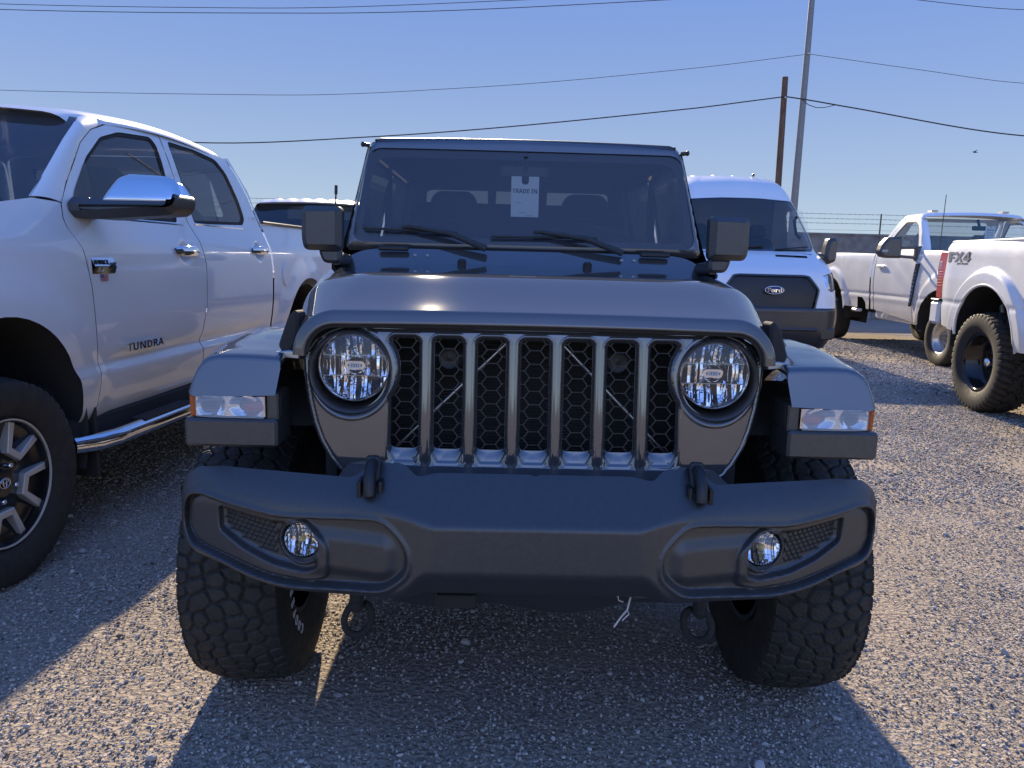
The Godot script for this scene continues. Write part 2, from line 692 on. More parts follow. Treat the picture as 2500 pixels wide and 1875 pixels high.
func gravel() -> void:
	rng.seed = 77
	var gm := mat(Color(1, 1, 1), 0.85)
	gm.albedo_color = Color(1, 1, 1)
	gm.vertex_color_use_as_albedo = true
	gm.metallic_specular = 0.2
	# fields of stones: x0, x1, z0, z1, stones, least and largest size; z0 is the far side
	var fields := [
		[-3.4, 3.6, -2.4, 1.0, 150000, 0.0022, 0.0068], [-3.4, 3.6, -2.4, 1.0, 3500, 0.007, 0.012],
		[0.9, 7.5, -6.0, -2.4, 80000, 0.005, 0.012], [-3.0, 0.9, -5.0, -2.4, 16000, 0.006, 0.013],
		[2.0, 8.0, -13.0, -6.0, 50000, 0.010, 0.022], [-7.0, 2.0, -9.0, -5.0, 6000, 0.01, 0.02], [-3.4, 3.6, 1.0, 5.0, 24000, 0.005, 0.013], [-3.0, 4.5, -4.0, 0.9, 360, 0.010, 0.021],
	]
	var patch := noise(0.28, FastNoiseLite.TYPE_SIMPLEX_SMOOTH, 4, 45)
	var names := ["gravel", "gravel_chips", "gravel_pebbles"]
	for i in 3:
		var at := []
		var tint := PackedColorArray()
		for f in fields:
			for k in int(f[4]) / 3:
				var x := rng.randf_range(f[0], f[1])
				var z := rng.randf_range(f[2], f[3])
				if rng.randf() < 0.75 * smoothstep(-0.05, 0.45, patch.get_noise_2d(x * 1.6 + 9.0, z * 1.6)):
					continue
				var s: float = lerpf(f[5], f[6], pow(rng.randf(), 2.2))
				var bs := Basis.from_euler(Vector3(rng.randf_range(-0.5, 0.5), rng.randf() * TAU, rng.randf_range(-0.5, 0.5))).scaled(Vector3(s * rng.randf_range(0.8, 1.25), s, s * rng.randf_range(0.8, 1.25)))
				var y := s * rng.randf_range(-0.25, 0.3)
				var c := Vector3(0.43, 0.385, 0.335).lerp(Vector3(0.35, 0.335, 0.32), rng.randf()) * rng.randf_range(0.65, 1.25)
				var odd := rng.randf()
				if odd < 0.05:
					c = Vector3(0.55, 0.51, 0.46)
				elif odd < 0.1:
					c = Vector3(0.10, 0.09, 0.085)
				at.append(Transform3D(bs, Vector3(x, y, z)))
				tint.append(Color(c.x, c.y, c.z))
		var mm := MultiMesh.new()
		mm.transform_format = MultiMesh.TRANSFORM_3D
		mm.use_colors = true
		mm.mesh = pebble(i + 5).mesh()
		mm.instance_count = at.size()
		for k in at.size():
			mm.set_instance_transform(k, at[k])
			mm.set_instance_color(k, tint[k])
		var o := MultiMeshInstance3D.new()
		o.name = names[i]
		o.multimesh = mm
		o.material_override = gm
		add_child(o)
		o.set_meta("kind", "stuff")
		tag(o, ["loose grey and tan gravel lying all over the lot", "small angular gravel chips strewn over the lot", "rounded gravel pebbles mixed into the lot's surface"][i], "gravel")

# ---------- the grey off-road vehicle in the middle; z points to the camera, grille face at z = 0 ----------
const AX := -0.455      # front axle
var grille_edge: PackedVector2Array
var slot_outer := []

func hood_line(s: float, z: float, inset: float) -> Vector3:
	var t := clampf((-z - 0.02) / 1.15, 0.0, 1.0)
	var w := 0.641 + 0.206 * pow(t, 1.05) - inset
	var r := 0.118 - inset
	var top := tab(z, P2([-1.17, 1.333, -0.7, 1.3225, -0.42, 1.3145, -0.36, 1.3125, -0.325, 1.3085, -0.285, 1.3000, -0.20, 1.2795, -0.10, 1.2555, -0.02, 1.2365])) - inset
	var low := lerpf(1.150, 1.215, t)
	var l1 := w - r
	var l2 := r * PI * 0.5
	var l3 := maxf(top - r - low, 0.001)
	var d := absf(s) * (l1 + l2 + l3)
	var sg := signf(s)
	if d < l1:
		var b := 0.012 * sm(0.03, 0.33, t) * sm(0.60, 0.50, d)
		b -= 0.012 * sm(0.50, 0.60, d) * sm(0.80, 0.68, d) * sm(0.5, 1.0, t)
		return Vector3(sg * d, top - 0.006 * (d / w) * (d / w) + b, z)
	if d < l1 + l2:
		var a := (d - l1) / r
		return Vector3(sg * (l1 + sin(a) * r), top - 0.006 * (l1 / w) * (l1 / w) - r + cos(a) * r, z)
	return Vector3(sg * w, top - 0.006 - r - (d - l1 - l2), z)

func slot_sd(p: Vector2, i: int) -> Vector2:
	# (distance to the outer rim, distance to the opening) of the slot i = 0 (middle) .. 3 (outermost), p.x >= 0
	var cx := 0.1145 * i
	var half := 0.047 if i < 3 else 0.046
	var o := sdbox(p, Vector2(cx, 0.993), Vector2(half, 0.178), 0.022)
	var q := sdbox(p, Vector2(cx, 1.014), Vector2(half - 0.0095, 0.147), 0.014)
	if i == 3:
		var hd := 0.118 - p.distance_to(Vector2(0.484, 1.078))
		o = maxf(o, hd)
		q = maxf(q, hd + 0.0105)
	return Vector2(o, q)

func grille_z(x: float, y: float) -> float:
	var p := Vector2(absf(x), y)
	var z := 0.024 - 0.098 * (y - 0.80) - 0.035 * pow(p.x / 0.62, 4.0)
	if y > 1.165:
		z -= 0.35 * pow(y - 1.165, 2.0) / 0.05
	if p.x > 0.5 or y > 1.16 or y < 0.86:
		var d := -sdp(p, grille_edge)
		if d < 0.02:
			var k := 1.0 - maxf(d, 0.0) / 0.02
			z -= 0.018 * (1.0 - sqrt(maxf(1.0 - k * k, 0.0)))
		z -= 0.004 * sm(0.0035, 0.0015, absf(d - 0.016))
	var i := clampi(roundi(p.x / 0.1145), 0, 3)
	if absf(p.x - 0.1145 * i) < 0.06 and y > 0.80:
		var s := slot_sd(p, i)
		if s.x < 0.006 and s.x > 0.0:
			z += 0.0025 * sm(0.006, 0.002, s.x)
		elif s.x <= 0.0:
			var k := clampf(-s.x / maxf(-s.x + maxf(s.y, 0.0), 1e-5), 0.0, 1.0)
			if y < 0.872:
				z -= 0.006 * sm(0.0, 0.30, k) + 0.006 * sm(0.36, 0.42, k) + 0.010 * sm(0.42, 1.0, k)
			else:
				z -= 0.003 * sm(0.0, 0.35, k) + 0.011 * sm(0.40, 1.0, k)
	var hr := ((p - Vector2(0.487, 1.068)) * Vector2(1.06, 0.975)).length()
	if hr < 0.135:
		z += 0.003 * sm(0.128, 0.120, hr) * sm(0.112, 0.117, hr)
		z -= 0.014 * sm(0.116, 0.104, hr)
	return z

func jeep_grille(o: Node3D) -> void:
	var half := [0.0, 1.201, 0.40, 1.199, 0.501, 1.194, 0.550, 1.182, 0.590, 1.160, 0.612, 1.132, 0.622, 1.095, 0.619, 1.045, 0.609, 0.985, 0.594, 0.927, 0.574, 0.877, 0.548, 0.834, 0.522, 0.804, 0.49, 0.785, 0.0, 0.785]
	grille_edge = P2(half)
	var full := grille_edge.duplicate()
	for i in range(grille_edge.size() - 2, 0, -1):
		full.append(Vector2(-grille_edge[i].x, grille_edge[i].y))
	grille_edge = full
	var fx := func(a: float) -> float: return (a - 0.5) * 1.256
	var fy := func(b: float) -> float: return 0.783 + b * 0.420
	var g := G.new()
	g.grid(400, 134, func(a, b): return Vector3(fx.call(a), fy.call(b), grille_z(fx.call(a), fy.call(b))),
		func(a, b):
			var p := Vector2(absf(fx.call(a)), fy.call(b))
			var m := -1.0
			if p.x > 0.45 or p.y > 1.17 or p.y < 0.83:
				m = sdp(p, grille_edge)
			var i := clampi(roundi(p.x / 0.1145), 0, 3)
			if absf(p.x - 0.1145 * i) < 0.06:
				m = maxf(m, -slot_sd(p, i).y)
			return maxf(m, 0.100 - ((p - Vector2(0.487, 1.068)) * Vector2(1.06, 0.975)).length()))
	var gr := part("grille", g, M.grey, o)
	# open honeycomb behind each slot
	var hex := G.new()
	var pitch := 0.036
	hex.grid(56, 200, func(a, b): return Vector3((a - 0.5) * 0.086, 0.862 + b * 0.306, 0.001 - 0.098 * (0.062 + b * 0.306)),
		func(a, b):
			var p := Vector2((a - 0.5) * 0.086, 0.862 + b * 0.306) / Vector2(1.32, 1.0)
			var best := 1e9
			var second := 1e9
			var r := Vector2(pitch * 1.732, pitch)
			for c in 2:
				var q := p - r * 0.5 * c
				q = q - r * (q / r).round()
				var l := q.length()
				var ax := maxf(absf(q.y), absf(q.x) * 0.866 + absf(q.y) * 0.5)
				if ax < best:
					best = ax
			return (pitch * 0.5 - best) - 0.0011)
	var hm: ArrayMesh = hex.mesh()
	for i in 7:
		var h := part("grille_mesh", hm, M.black, gr)
		h.position = Vector3(0.1145 * (i - 3), 0, -0.006 if i == 0 or i == 6 else 0.0)
	# what shows behind the openings
	g = G.new()
	g.box(Vector3(0, 0.99, -0.20), Vector3(1.0, 0.44, 0.02))
	for k in 40:
		g.box(Vector3(0, 0.80 + k * 0.0095, -0.188), Vector3(0.96, 0.003, 0.012))
	part("radiator", g, M.dark, o)
	for s in [-1.0, 1.0]:
		g = G.new()
		g.tube([Vector3(s * 0.385, 0.840, -0.10), Vector3(s * 0.07, 1.152, -0.10)], 0.0052, 8)
		part("brace_rod", g, M.silver, o)
		g = G.new()
		g.t = Transform3D(Basis(Vector3.RIGHT, PI * 0.5), Vector3(s * 0.232, 1.10, -0.11))
		g.lathe([Vector2(0.0, -0.02), Vector2(0.04, -0.02), Vector2(0.045, 0.0), Vector2(0.03, 0.012), Vector2(0.02, 0.006), Vector2(0.0, 0.012)], 24)
		part("horn", g, M.black, o)
	# bright strip under the slots
	g = G.new()
	g.prism(P2([-0.262, 0.800, 0.262, 0.800, 0.300, 0.807, 0.268, 0.817, -0.268, 0.817, -0.300, 0.807]), 0.015, 0.048, 0.006)
	part("grille_lip", g, M.grey, o)
	# headlights
	for s in [-1.0, 1.0]:
		headlight(o, s)

func headlight(o: Node3D, s: float) -> void:
	var at := Transform3D(Basis(Vector3(1, 0, 0), Vector3(0, 0, 1), Vector3(0, -1, 0)), Vector3(s * 0.4785, 1.0845, -0.022))   # lathe axis y becomes z
	var root := Node3D.new()
	root.name = "headlight" if not o.has_node("headlight") else "headlight_001"
	o.add_child(root)
	var g := G.new()
	g.t = Transform3D(Basis(Vector3(1, 0, 0), Vector3(0, 0, 1), Vector3(0, -1, 0)), Vector3(s * 0.486, 1.068, -0.012))
	g.lathe([Vector2(0.092, -0.045), Vector2(0.094, -0.02), Vector2(0.104, 0.002), Vector2(0.1085, 0.006), Vector2(0.1125, 0.002), Vector2(0.113, -0.02)], 64)
	part("bezel", g, M.plastic, root)
	g = G.new()
	g.t = at
	g.lathe([Vector2(0.0895, -0.03), Vector2(0.0895, 0.008), Vector2(0.0915, 0.013), Vector2(0.0945, 0.011), Vector2(0.0955, 0.0), Vector2(0.0955, -0.03)], 64)
	part("trim_ring", g, M.chrome, root)
	# faceted bowl: three bands of upright flutes
	var r := RandomNumberGenerator.new()
	r.seed = 11
	g = G.new()
	g.t = at
	var nx := 26
	var tilt := []
	for k in 3:
		var row := []
		for i in nx:
			row.append([r.randf_range(-0.016, 0.016), r.randf_range(-0.016, 0.012)])
		tilt.append(row)
	var bands := [-0.09, -0.030, 0.026, 0.09]
	for k in 3:
		for i in nx:
			var x0 := lerpf(-0.09, 0.09, float(i) / nx)
			var x1 := lerpf(-0.09, 0.09, float(i + 1) / nx)
			var y0: float = bands[k]
			var y1: float = bands[k + 1]
			var steps := 6
			for j in steps:
				var q := []
				for c in [[x0, float(j) / steps, 0], [x1, float(j) / steps, 1], [x1, float(j + 1) / steps, 1], [x0, float(j + 1) / steps, 0]]:
					var x: float = c[0]
					var y := lerpf(y0, y1, c[1])
					var rr := sqrt(x * x + y * y)
					if rr > 0.0895:
						x *= 0.0895 / rr
						y *= 0.0895 / rr
						rr = 0.0895
					var dep := -0.040 + 4.2 * rr * rr
					var bow: float = 4.0 * c[1] * (1.0 - c[1])
					dep += tilt[k][i][0] * (1.0 if c[2] == 0 else -0.6) + tilt[k][i][1] * bow
					if k == 1:
						dep -= 0.004
					q.append(Vector3(x, minf(dep, -0.006), -y))
				if (q[1] - q[0]).cross(q[2] - q[0]).length() + (q[2] - q[0]).cross(q[3] - q[0]).length() > 1e-8:
					g.poly(q, Vector3(0, -1, 0))
	part("reflector", g, M.reflector, root)
	g = G.new()
	g.t = at
	g.lathe([Vector2(0.012, -0.07), Vector2(0.024, -0.03), Vector2(0.026, -0.012), Vector2(0.022, -0.008)], 24)
	g.t = Transform3D(Basis.IDENTITY, at.origin)
	g.prism(soft(P2([-0.027, -0.013, 0.027, -0.013, 0.027, 0.013, -0.027, 0.013]), 0.011), -0.012, -0.004, 0.002)
	part("bulb_shield", g, M.chrome, root)
	g = G.new()
	g.t = Transform3D(Basis.IDENTITY, at.origin)
	g.prism(soft(P2([-0.018, -0.0075, 0.018, -0.0075, 0.018, 0.0075, -0.018, 0.0075]), 0.006), -0.004, -0.0033, 0.0)
	part("shield_plate", g, M.white_ink, root)
	g = G.new()
	g.t = Transform3D(Basis.IDENTITY, at.origin)
	for k in 5:
		g.box(Vector3(-0.009 + 0.0045 * k, 0, -0.0030), Vector3(0.0016, 0.009, 0.0006))
	for k in [-0.017, 0.017]:
		g.box(Vector3(k, 0, -0.0030), Vector3(0.004, 0.004, 0.0006))
	part("plate_mark", g, M.ink, root)
	g = G.new()
	g.t = at
	g.lathe([Vector2(0.0, 0.016), Vector2(0.03, 0.0148), Vector2(0.06, 0.0115), Vector2(0.08, 0.0065), Vector2(0.0893, 0.003)].map(func(q): return q) , 48)
	for h in 2:
		pass
	part("lens", g, M.lens, root)
	g = G.new()
	g.t = Transform3D(Basis.IDENTITY, at.origin)
	for y in [0.027, -0.027]:
		g.box(Vector3(0, y, -0.002), Vector3(0.164, 0.0014, 0.004))
	part("lens_rib", g, M.steel, root)

func jeep_hood(o: Node3D) -> void:
	var st := [[-0.012, 0.040], [0.007, 0.037], [0.010, 0.033], [0.008, 0.028], [0.002, 0.016], [-0.004, 0.007], [-0.011, 0.002], [-0.022, 0.0]]
	for k in 60:
		st.append([-0.022 - 1.15 * pow((k + 1) / 60.0, 1.15), 0.0])
	st.append([-1.178, 0.004])
	st.append([-1.180, 0.025])
	var g := G.new()
	var m := st.size() - 1
	g.grid(120, m, func(a, b):
		var q = st[roundi(b * m)]
		var s: float = (a - 0.5) * 2.0
		return hood_line(s, q[0], q[1]))
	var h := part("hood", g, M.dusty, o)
	g = G.new()
	var pts := []
	for k in 81:
		pts.append(hood_line((k / 40.0 - 1.0) * 0.99, -0.006, 0.041))
	g.tube(pts, 0.0055, 8)
	part("hood_seal", g, M.rubber, o)
	for s in [-1.0, 1.0]:
		g = G.new()
		g.box(Vector3(s * 0.255, 1.352, -1.165), Vector3(0.034, 0.034, 0.04), 0.008)
		part("hood_stop", g, M.rubber, h)
		# latch: a black handle over a bracket on the fender
		var lt := G.new()
		lt.t = Transform3D(Basis.from_scale(Vector3(s, 1, 1)) * Basis(Vector3.UP, 0.25), Vector3(0.008 * s, 0, 0.085))
		lt.prism(soft(P2([0.640, 1.218, 0.652, 1.226, 0.672, 1.205, 0.702, 1.128, 0.690, 1.108, 0.668, 1.102, 0.648, 1.135, 0.640, 1.175]), 0.008, 3), -0.02, 0.024, 0.007)
		lt.t = Transform3D(Basis.from_scale(Vector3(s, 1, 1)), Vector3(0, 0, 0))
		lt.tube([Vector3(0.636, 1.205, -0.10), Vector3(0.650, 1.212, -0.10)], 0.011, 10)
		lt.tube([Vector3(0.672, 1.130, -0.11), Vector3(0.672, 1.130, -0.088)], 0.012, 12)
		part("hood_latch", lt, M.rubber, o)
		g = G.new()
		g.t = Transform3D(Basis.from_scale(Vector3(s, 1, 1)), Vector3.ZERO)
		g.prism(soft(P2([0.630, 1.094, 0.690, 1.098, 0.700, 1.112, 0.655, 1.118, 0.630, 1.110]), 0.004, 2), -0.16, -0.045, 0.003)
		part("latch_bracket", g, M.silver, o)

func fender_profile() -> PackedVector2Array:
	return P2([0.664, 1.088, 0.664, 1.100, 0.670, 1.107, 0.72, 1.110, 0.78, 1.111, 0.825, 1.110, 0.848, 1.105, 0.866, 1.094, 0.879, 1.076, 0.888, 1.052, 0.895, 1.028, 0.899, 1.012, 0.896, 1.0095, 0.885, 1.009, 0.87, 1.009])

func jeep_fender(o: Node3D, s: float) -> void:
	var pr := fender_profile()
	var m := pr.size() - 1
	var st := [[0.040, 0.014], [0.039, 0.008], [0.034, 0.0035], [0.026, 0.001], [0.016, 0.0], [-0.02, 0.0], [-0.06, 0.0], [-0.12, 0.0], [-0.2, 0.0], [-0.3, 0.0], [-0.4, 0.0], [-0.5, 0.0], [-0.6, 0.0], [-0.7, 0.0], [-0.78, 0.0], [-0.84, 0.0], [-0.90, 0.0], [-0.95, 0.0], [-1.0, 0.0], [-1.04, 0.0], [-1.07, 0.0]]
	var rise := P2([-1.07, -0.40, -1.0, -0.26, -0.9, -0.105, -0.8, -0.028, -0.7, 0.006, -0.5, 0.026, -0.3, 0.022, -0.1, 0.008, 0.04, 0.0])
	var out := P2([-1.07, 0.038, -0.5, 0.042, -0.25, 0.034, -0.08, 0.014, 0.04, 0.0])
	var f := func(k: int, j: int) -> Vector3:
		var q: Vector2 = pr[k]
		var z: float = st[j][0]
		var d: float = st[j][1]
		var w := clampf((q.x - 0.66) / 0.23, 0.0, 1.0)
		var c := Vector2(lerpf(0.66, 0.87, w), 1.0)
		var dir := (c - q).normalized() if k > 2 else Vector2(0, -1)
		q += dir * d
		return Vector3(s * (q.x + tab(z, out) * w), q.y + tab(z, rise), z - 0.30 * (q.y - 1.0095) * sm(-0.06, 0.03, z))
	var g := G.new()
	var n := st.size() - 1
	g.grid(m * 3, n * 3, func(a, b):
		var fa: float = a * m
		var fb: float = b * n
		var i := mini(int(fa), m - 1)
		var j := mini(int(fb), n - 1)
		var u: float = fa - i
		var w: float = fb - j
		return (f.call(i, j) as Vector3).lerp(f.call(i + 1, j), u).lerp((f.call(i, j + 1) as Vector3).lerp(f.call(i + 1, j + 1), u), w), null, s < 0.0)
	# front face
	var face := PackedVector2Array()
	var cap_p := []
	for k in range(0, m + 1):
		var p: Vector3 = f.call(k, 0)
		face.append(Vector2(p.x, p.y))
		cap_p.append(p)
	face.append(Vector2(s * 0.672, 1.0105))
	cap_p.append(Vector3(s * 0.672, 1.0105, cap_p[m].z))
	var cap_t := Array(Geometry2D.triangulate_polygon(face))
	for k in range(0, cap_t.size(), 3):
		if (face[cap_t[k + 1]] - face[cap_t[k]]).cross(face[cap_t[k + 2]] - face[cap_t[k]]) < 0.0:
			var x: int = cap_t[k + 1]
			cap_t[k + 1] = cap_t[k + 2]
			cap_t[k + 2] = x
	g.smooth(PackedVector3Array(cap_p), PackedInt32Array(cap_t))
	var fd := part("fender", g, M.grey, o)
	g = G.new()
	g.grid(6, 16, func(a, b): return Vector3(s * lerpf(0.56, 0.672, a), 1.088 + 0.012 * a + tab(lerpf(-0.04, -1.02, b), rise) * a * 0.9, lerpf(-0.04, -1.02, b)), null, s < 0.0)
	part("fender_apron", g, M.grey, o)
	# black lower block with its ledge
	g = G.new()
	g.t = Transform3D(Basis.from_scale(Vector3(s, 1, 1)), Vector3.ZERO)
	g.box(Vector3(0.787, 0.910, -0.02), Vector3(0.240, 0.074, 0.135), 0.007)
	g.box(Vector3(0.775, 0.978, -0.035), Vector3(0.215, 0.072, 0.10), 0.005)
	g.box(Vector3(0.684, 0.978, 0.0), Vector3(0.032, 0.074, 0.06), 0.004)
	g.tube([Vector3(0.905, 0.945, -0.05), Vector3(0.925, 0.93, -0.25), Vector3(0.935, 0.95, -0.5), Vector3(0.935, 0.96, -0.7)], 0.02, 8)
	part("fender_trim", g, M.plastic, o)
	# turn signal
	var root := Node3D.new()
	root.name = "turn_signal" if not o.has_node("turn_signal") else "turn_signal_001"
	o.add_child(root)
	var mx := Transform3D(Basis.from_scale(Vector3(s, 1, 1)), Vector3.ZERO)
	g = G.new()
	g.t = mx
	var ribs := 15
	g.grid(60, ribs * 6, func(a, b):
		var x: float = 0.699 + a * 0.182
		return Vector3(x, 0.9495 + b * 0.057, 0.046 - 0.012 * pow(a, 6.0) + 0.0012 * absf(sin(b * ribs * PI))), func(a, b): return sdbox(Vector2(0.699 + a * 0.182, 0.9495 + b * 0.057), Vector2(0.79, 0.978), Vector2(0.0905, 0.028), 0.004))
	part("lens", g, M.lens_milky, root)
	g = G.new()
	g.t = mx
	g.grid(40, 20, func(a, b):
		var p := Vector2(0.702 + a * 0.178, 0.952 + b * 0.052)
		var d := minf(((p - Vector2(0.842, 0.978)) * Vector2(1, 1)).length(), 0.036) / 0.036
		var e := minf(((p - Vector2(0.752, 0.978)) * Vector2(0.8, 1)).length(), 0.034) / 0.034
		return Vector3(p.x, p.y, 0.030 - 0.022 * (1.0 - d * d) - 0.020 * (1.0 - e * e)))
	part("reflector", g, M.reflector, root)
	g = G.new()
	g.t = mx
	g.ball(Vector3(0.732, 0.976, 0.028), Vector3(0.030, 0.015, 0.010))
	part("bulb", g, M.amber, root)
	g = G.new()
	g.t = mx
	g.ball(Vector3(0.842, 0.978, 0.026), Vector3(0.008, 0.010, 0.009))
	part("bulb_cap", g, M.black, root)
	g = G.new()
	g.t = mx
	g.prism(soft(P2([0.8815, 0.9495, 0.893, 0.9495, 0.8955, 1.0065, 0.8815, 1.0065]), 0.003, 2), -0.03, 0.037, 0.004)
	part("side_marker", g, M.amber, root)

const BP := [0.0, 0.300, 0.23, 0.299, 0.33, 0.275, 0.45, 0.238, 0.56, 0.212, 0.66, 0.188, 0.76, 0.152, 0.83, 0.118, 0.88, 0.088, 0.915, 0.055, 0.935, 0.015]
var bumper_plan: PackedVector2Array
var bumper_crease: PackedVector2Array
var bumper_low: PackedVector2Array
var bumper_top: PackedVector2Array
var pocket: PackedVector2Array
var fog_frame: PackedVector2Array
var fog_in: PackedVector2Array
var bumper_edge: PackedVector2Array

func bumper_z(x: float, y: float) -> float:
	var p := Vector2(absf(x), y)
	var z := tab(p.x, bumper_plan)
	var cr := tab(p.x, bumper_crease)
	var lo := tab(p.x, bumper_low)
	var rt := tab(p.x, P2([0.0, 0.006, 0.3, 0.008, 0.5, 0.03, 0.9, 0.045]))
	if y > cr - rt:
		var d := y - cr + rt
		z -= 1.35 * (d * d / (4.0 * rt) if d < 2.0 * rt else d - rt)
	if y < lo + 0.012:
		var d := lo + 0.012 - y
		z -= 0.9 * (d * d / 0.048 if d < 0.024 else d - 0.012)
	# the raised middle stands out from a hollow to either side at its top corners
	if p.x > 0.24:
		var po := sdp(p, pocket)
		if po < 0.02:
			z += 0.005 * sm(0.014, 0.004, po) * sm(-0.007, 0.0, po)
			if po < 0.0:
				z -= 0.026 * sm(0.0, -0.009, po)
				var pad := sdbox(p, Vector2(0.47, 0.655), Vector2(0.13, 0.05), 0.03)
				z += 0.013 * sm(0.016, -0.022, pad)
				var ff := sdp(p, fog_frame)
				if ff < 0.01:
					z += 0.012 * sm(0.004, -0.004, ff)
					var fi := sdp(p, fog_in)
					z -= 0.020 * sm(0.001, -0.006, fi)
					if fi < 0.0:
						z -= 0.006 * sm(-0.008, -0.014, fi)
						var lamp := p.distance_to(Vector2(0.576, 0.672))
						z += 0.014 * sm(0.062, 0.055, lamp) * sm(0.045, 0.05, lamp)
						z -= 0.012 * sm(0.052, 0.046, lamp)
	return z

func jeep_bumper(o: Node3D) -> void:
	bumper_plan = P2(BP)
	bumper_crease = P2([0.0, 0.754, 0.23, 0.754, 0.30, 0.768, 0.37, 0.778, 0.60, 0.778, 0.80, 0.778, 0.93, 0.765])
	bumper_low = P2([0.0, 0.636, 0.25, 0.636, 0.33, 0.578, 0.45, 0.568, 0.60, 0.560, 0.72, 0.580, 0.80, 0.602, 0.88, 0.612, 0.94, 0.63])
	pocket = soft(P2([0.300, 0.632, 0.302, 0.694, 0.362, 0.756, 0.47, 0.748, 0.62, 0.738, 0.855, 0.764, 0.895, 0.752, 0.912, 0.70, 0.908, 0.655, 0.885, 0.622, 0.80, 0.603, 0.70, 0.575, 0.60, 0.562, 0.45, 0.572, 0.362, 0.580]), 0.03, 3)
	fog_frame = soft(P2([0.503, 0.588, 0.502, 0.677, 0.562, 0.730, 0.64, 0.735, 0.853, 0.758, 0.886, 0.742, 0.898, 0.70, 0.892, 0.655, 0.87, 0.630, 0.76, 0.607, 0.66, 0.582, 0.556, 0.573]), 0.02, 3)
	fog_in = soft(P2([0.529, 0.610, 0.527, 0.682, 0.567, 0.719, 0.66, 0.722, 0.800, 0.740, 0.798, 0.676, 0.728, 0.636, 0.65, 0.608, 0.565, 0.596]), 0.012, 3)
	var half := soft(P2([0.0, 0.850, 0.24, 0.850, 0.29, 0.842, 0.325, 0.866, 0.40, 0.866, 0.45, 0.832, 0.52, 0.832, 0.66, 0.832, 0.80, 0.828, 0.88, 0.815, 0.922, 0.785, 0.932, 0.74, 0.934, 0.66, 0.922, 0.628, 0.88, 0.600, 0.80, 0.588, 0.70, 0.562, 0.60, 0.548, 0.45, 0.553, 0.35, 0.560, 0.25, 0.568, 0.0, 0.568]), 0.012, 2)
	half.remove_at(0)
	half.insert(0, Vector2(-0.05, 0.850))
	half.append(Vector2(-0.05, 0.568))
	bumper_edge = half
	var fx := func(a: float) -> float: return (a - 0.5) * 1.88
	var fy := func(b: float) -> float: return 0.545 + b * 0.325
	var g := G.new()
	g.grid(500, 88, func(a, b): return Vector3(fx.call(a), fy.call(b), bumper_z(fx.call(a), fy.call(b))),
		func(a, b):
			var p := Vector2(absf(fx.call(a)), fy.call(b))
			var m := sdp(p, bumper_edge)
			if p.x > 0.5 and p.x < 0.85:
				m = maxf(m, 0.0465 - p.distance_to(Vector2(0.576, 0.672)))
			return m)
	# the ends run back beside the tyre
	for s in [-1.0, 1.0]:
		g.grid(6, 10, func(a, b): return Vector3(s * (0.934 - 0.02 * a), lerpf(0.655, 0.755, b), 0.017 - a * 0.16), null, s > 0.0)
	# shelf behind the top edge
	g.box(Vector3(0, 0.80, 0.06), Vector3(1.0, 0.05, 0.22), 0.01)
	for s in [-1.0, 1.0]:
		g.box(Vector3(s * 0.62, 0.70, 0.03), Vector3(0.32, 0.14, 0.10), 0.02)
	var b := part("bumper", g, M.plastic, o)
	for s in [-1.0, 1.0]:
		# honeycomb beside the fog lamp
		g = G.new()
		g.t = Transform3D(Basis.from_scale(Vector3(s, 1, 1)), Vector3.ZERO)
		for r in 7:
			for c in 11:
				var x := 0.648 + c * 0.0135 + (0.00675 if r % 2 else 0.0)
				var y := 0.640 + r * 0.0125 + (x - 0.70) * 0.16
				if sdp(Vector2(x, y), fog_in) > -0.014:
					continue
				var z := bumper_z(x, y)
				g.box(Vector3(x, y, z + 0.002), Vector3(0.0115, 0.0035, 0.008), 0.001, Basis(Vector3.UP, 0.4))
				g.box(Vector3(x - 0.006, y + 0.006, z + 0.002), Vector3(0.003, 0.0085, 0.007), 0.001)
		part("fog_mesh", g, M.plastic, b)
		# fog lamp
		var root := Node3D.new()
		root.name = "fog_lamp" if not o.has_node("fog_lamp") else "fog_lamp_001"
		o.add_child(root)
		var fz := bumper_z(0.63, 0.665) + 0.002
		var at := Transform3D(Basis(Vector3(1, 0, 0), Vector3(0, 0, 1), Vector3(0, -1, 0)), Vector3(s * 0.576, 0.672, fz))
		g = G.new()
		g.t = at
		var rr := RandomNumberGenerator.new()
		rr.seed = 5
		for i in 12:
			var x0 := -0.044 + i * 0.00733
			var d0 := rr.randf_range(-0.006, 0.006)
			for j in 8:
				var q := []
				for c in [[0, 0], [1, 0], [1, 1], [0, 1]]:
					var x: float = x0 + c[0] * 0.00733
					var y: float = -0.044 + (j + c[1]) * 0.011
					var r2 := sqrt(x * x + y * y)
					if r2 > 0.044:
						x *= 0.044 / r2
						y *= 0.044 / r2
						r2 = 0.044
					q.append(Vector3(x, -0.034 + r2 * r2 * 15.0 + d0 * (1.0 - 2.0 * c[0]), -y))
				if (q[1] - q[0]).cross(q[2] - q[0]).length() + (q[2] - q[0]).cross(q[3] - q[0]).length() > 1e-8:
					g.poly(q, Vector3(0, -1, 0))
		part("reflector", g, M.reflector, root)
		g = G.new()
		g.t = at
		g.ball(Vector3(0, -0.008, 0), Vector3(0.009, 0.012, 0.009))
		part("bulb", g, M.bulb, root)
		g = G.new()
		g.t = at
		g.lathe([Vector2(0.0, 0.010), Vector2(0.02, 0.0085), Vector2(0.036, 0.004), Vector2(0.044, -0.001)], 40)
		part("lens", g, M.lens, root)
		g = G.new()
		g.t = at
		for k in 40:
			var a := TAU * k / 40.0
			g.box(Vector3(cos(a) * 0.0425, 0.0005, sin(a) * 0.0425), Vector3(0.003, 0.003, 0.0034), 0.001, Basis(Vector3.UP, -a))
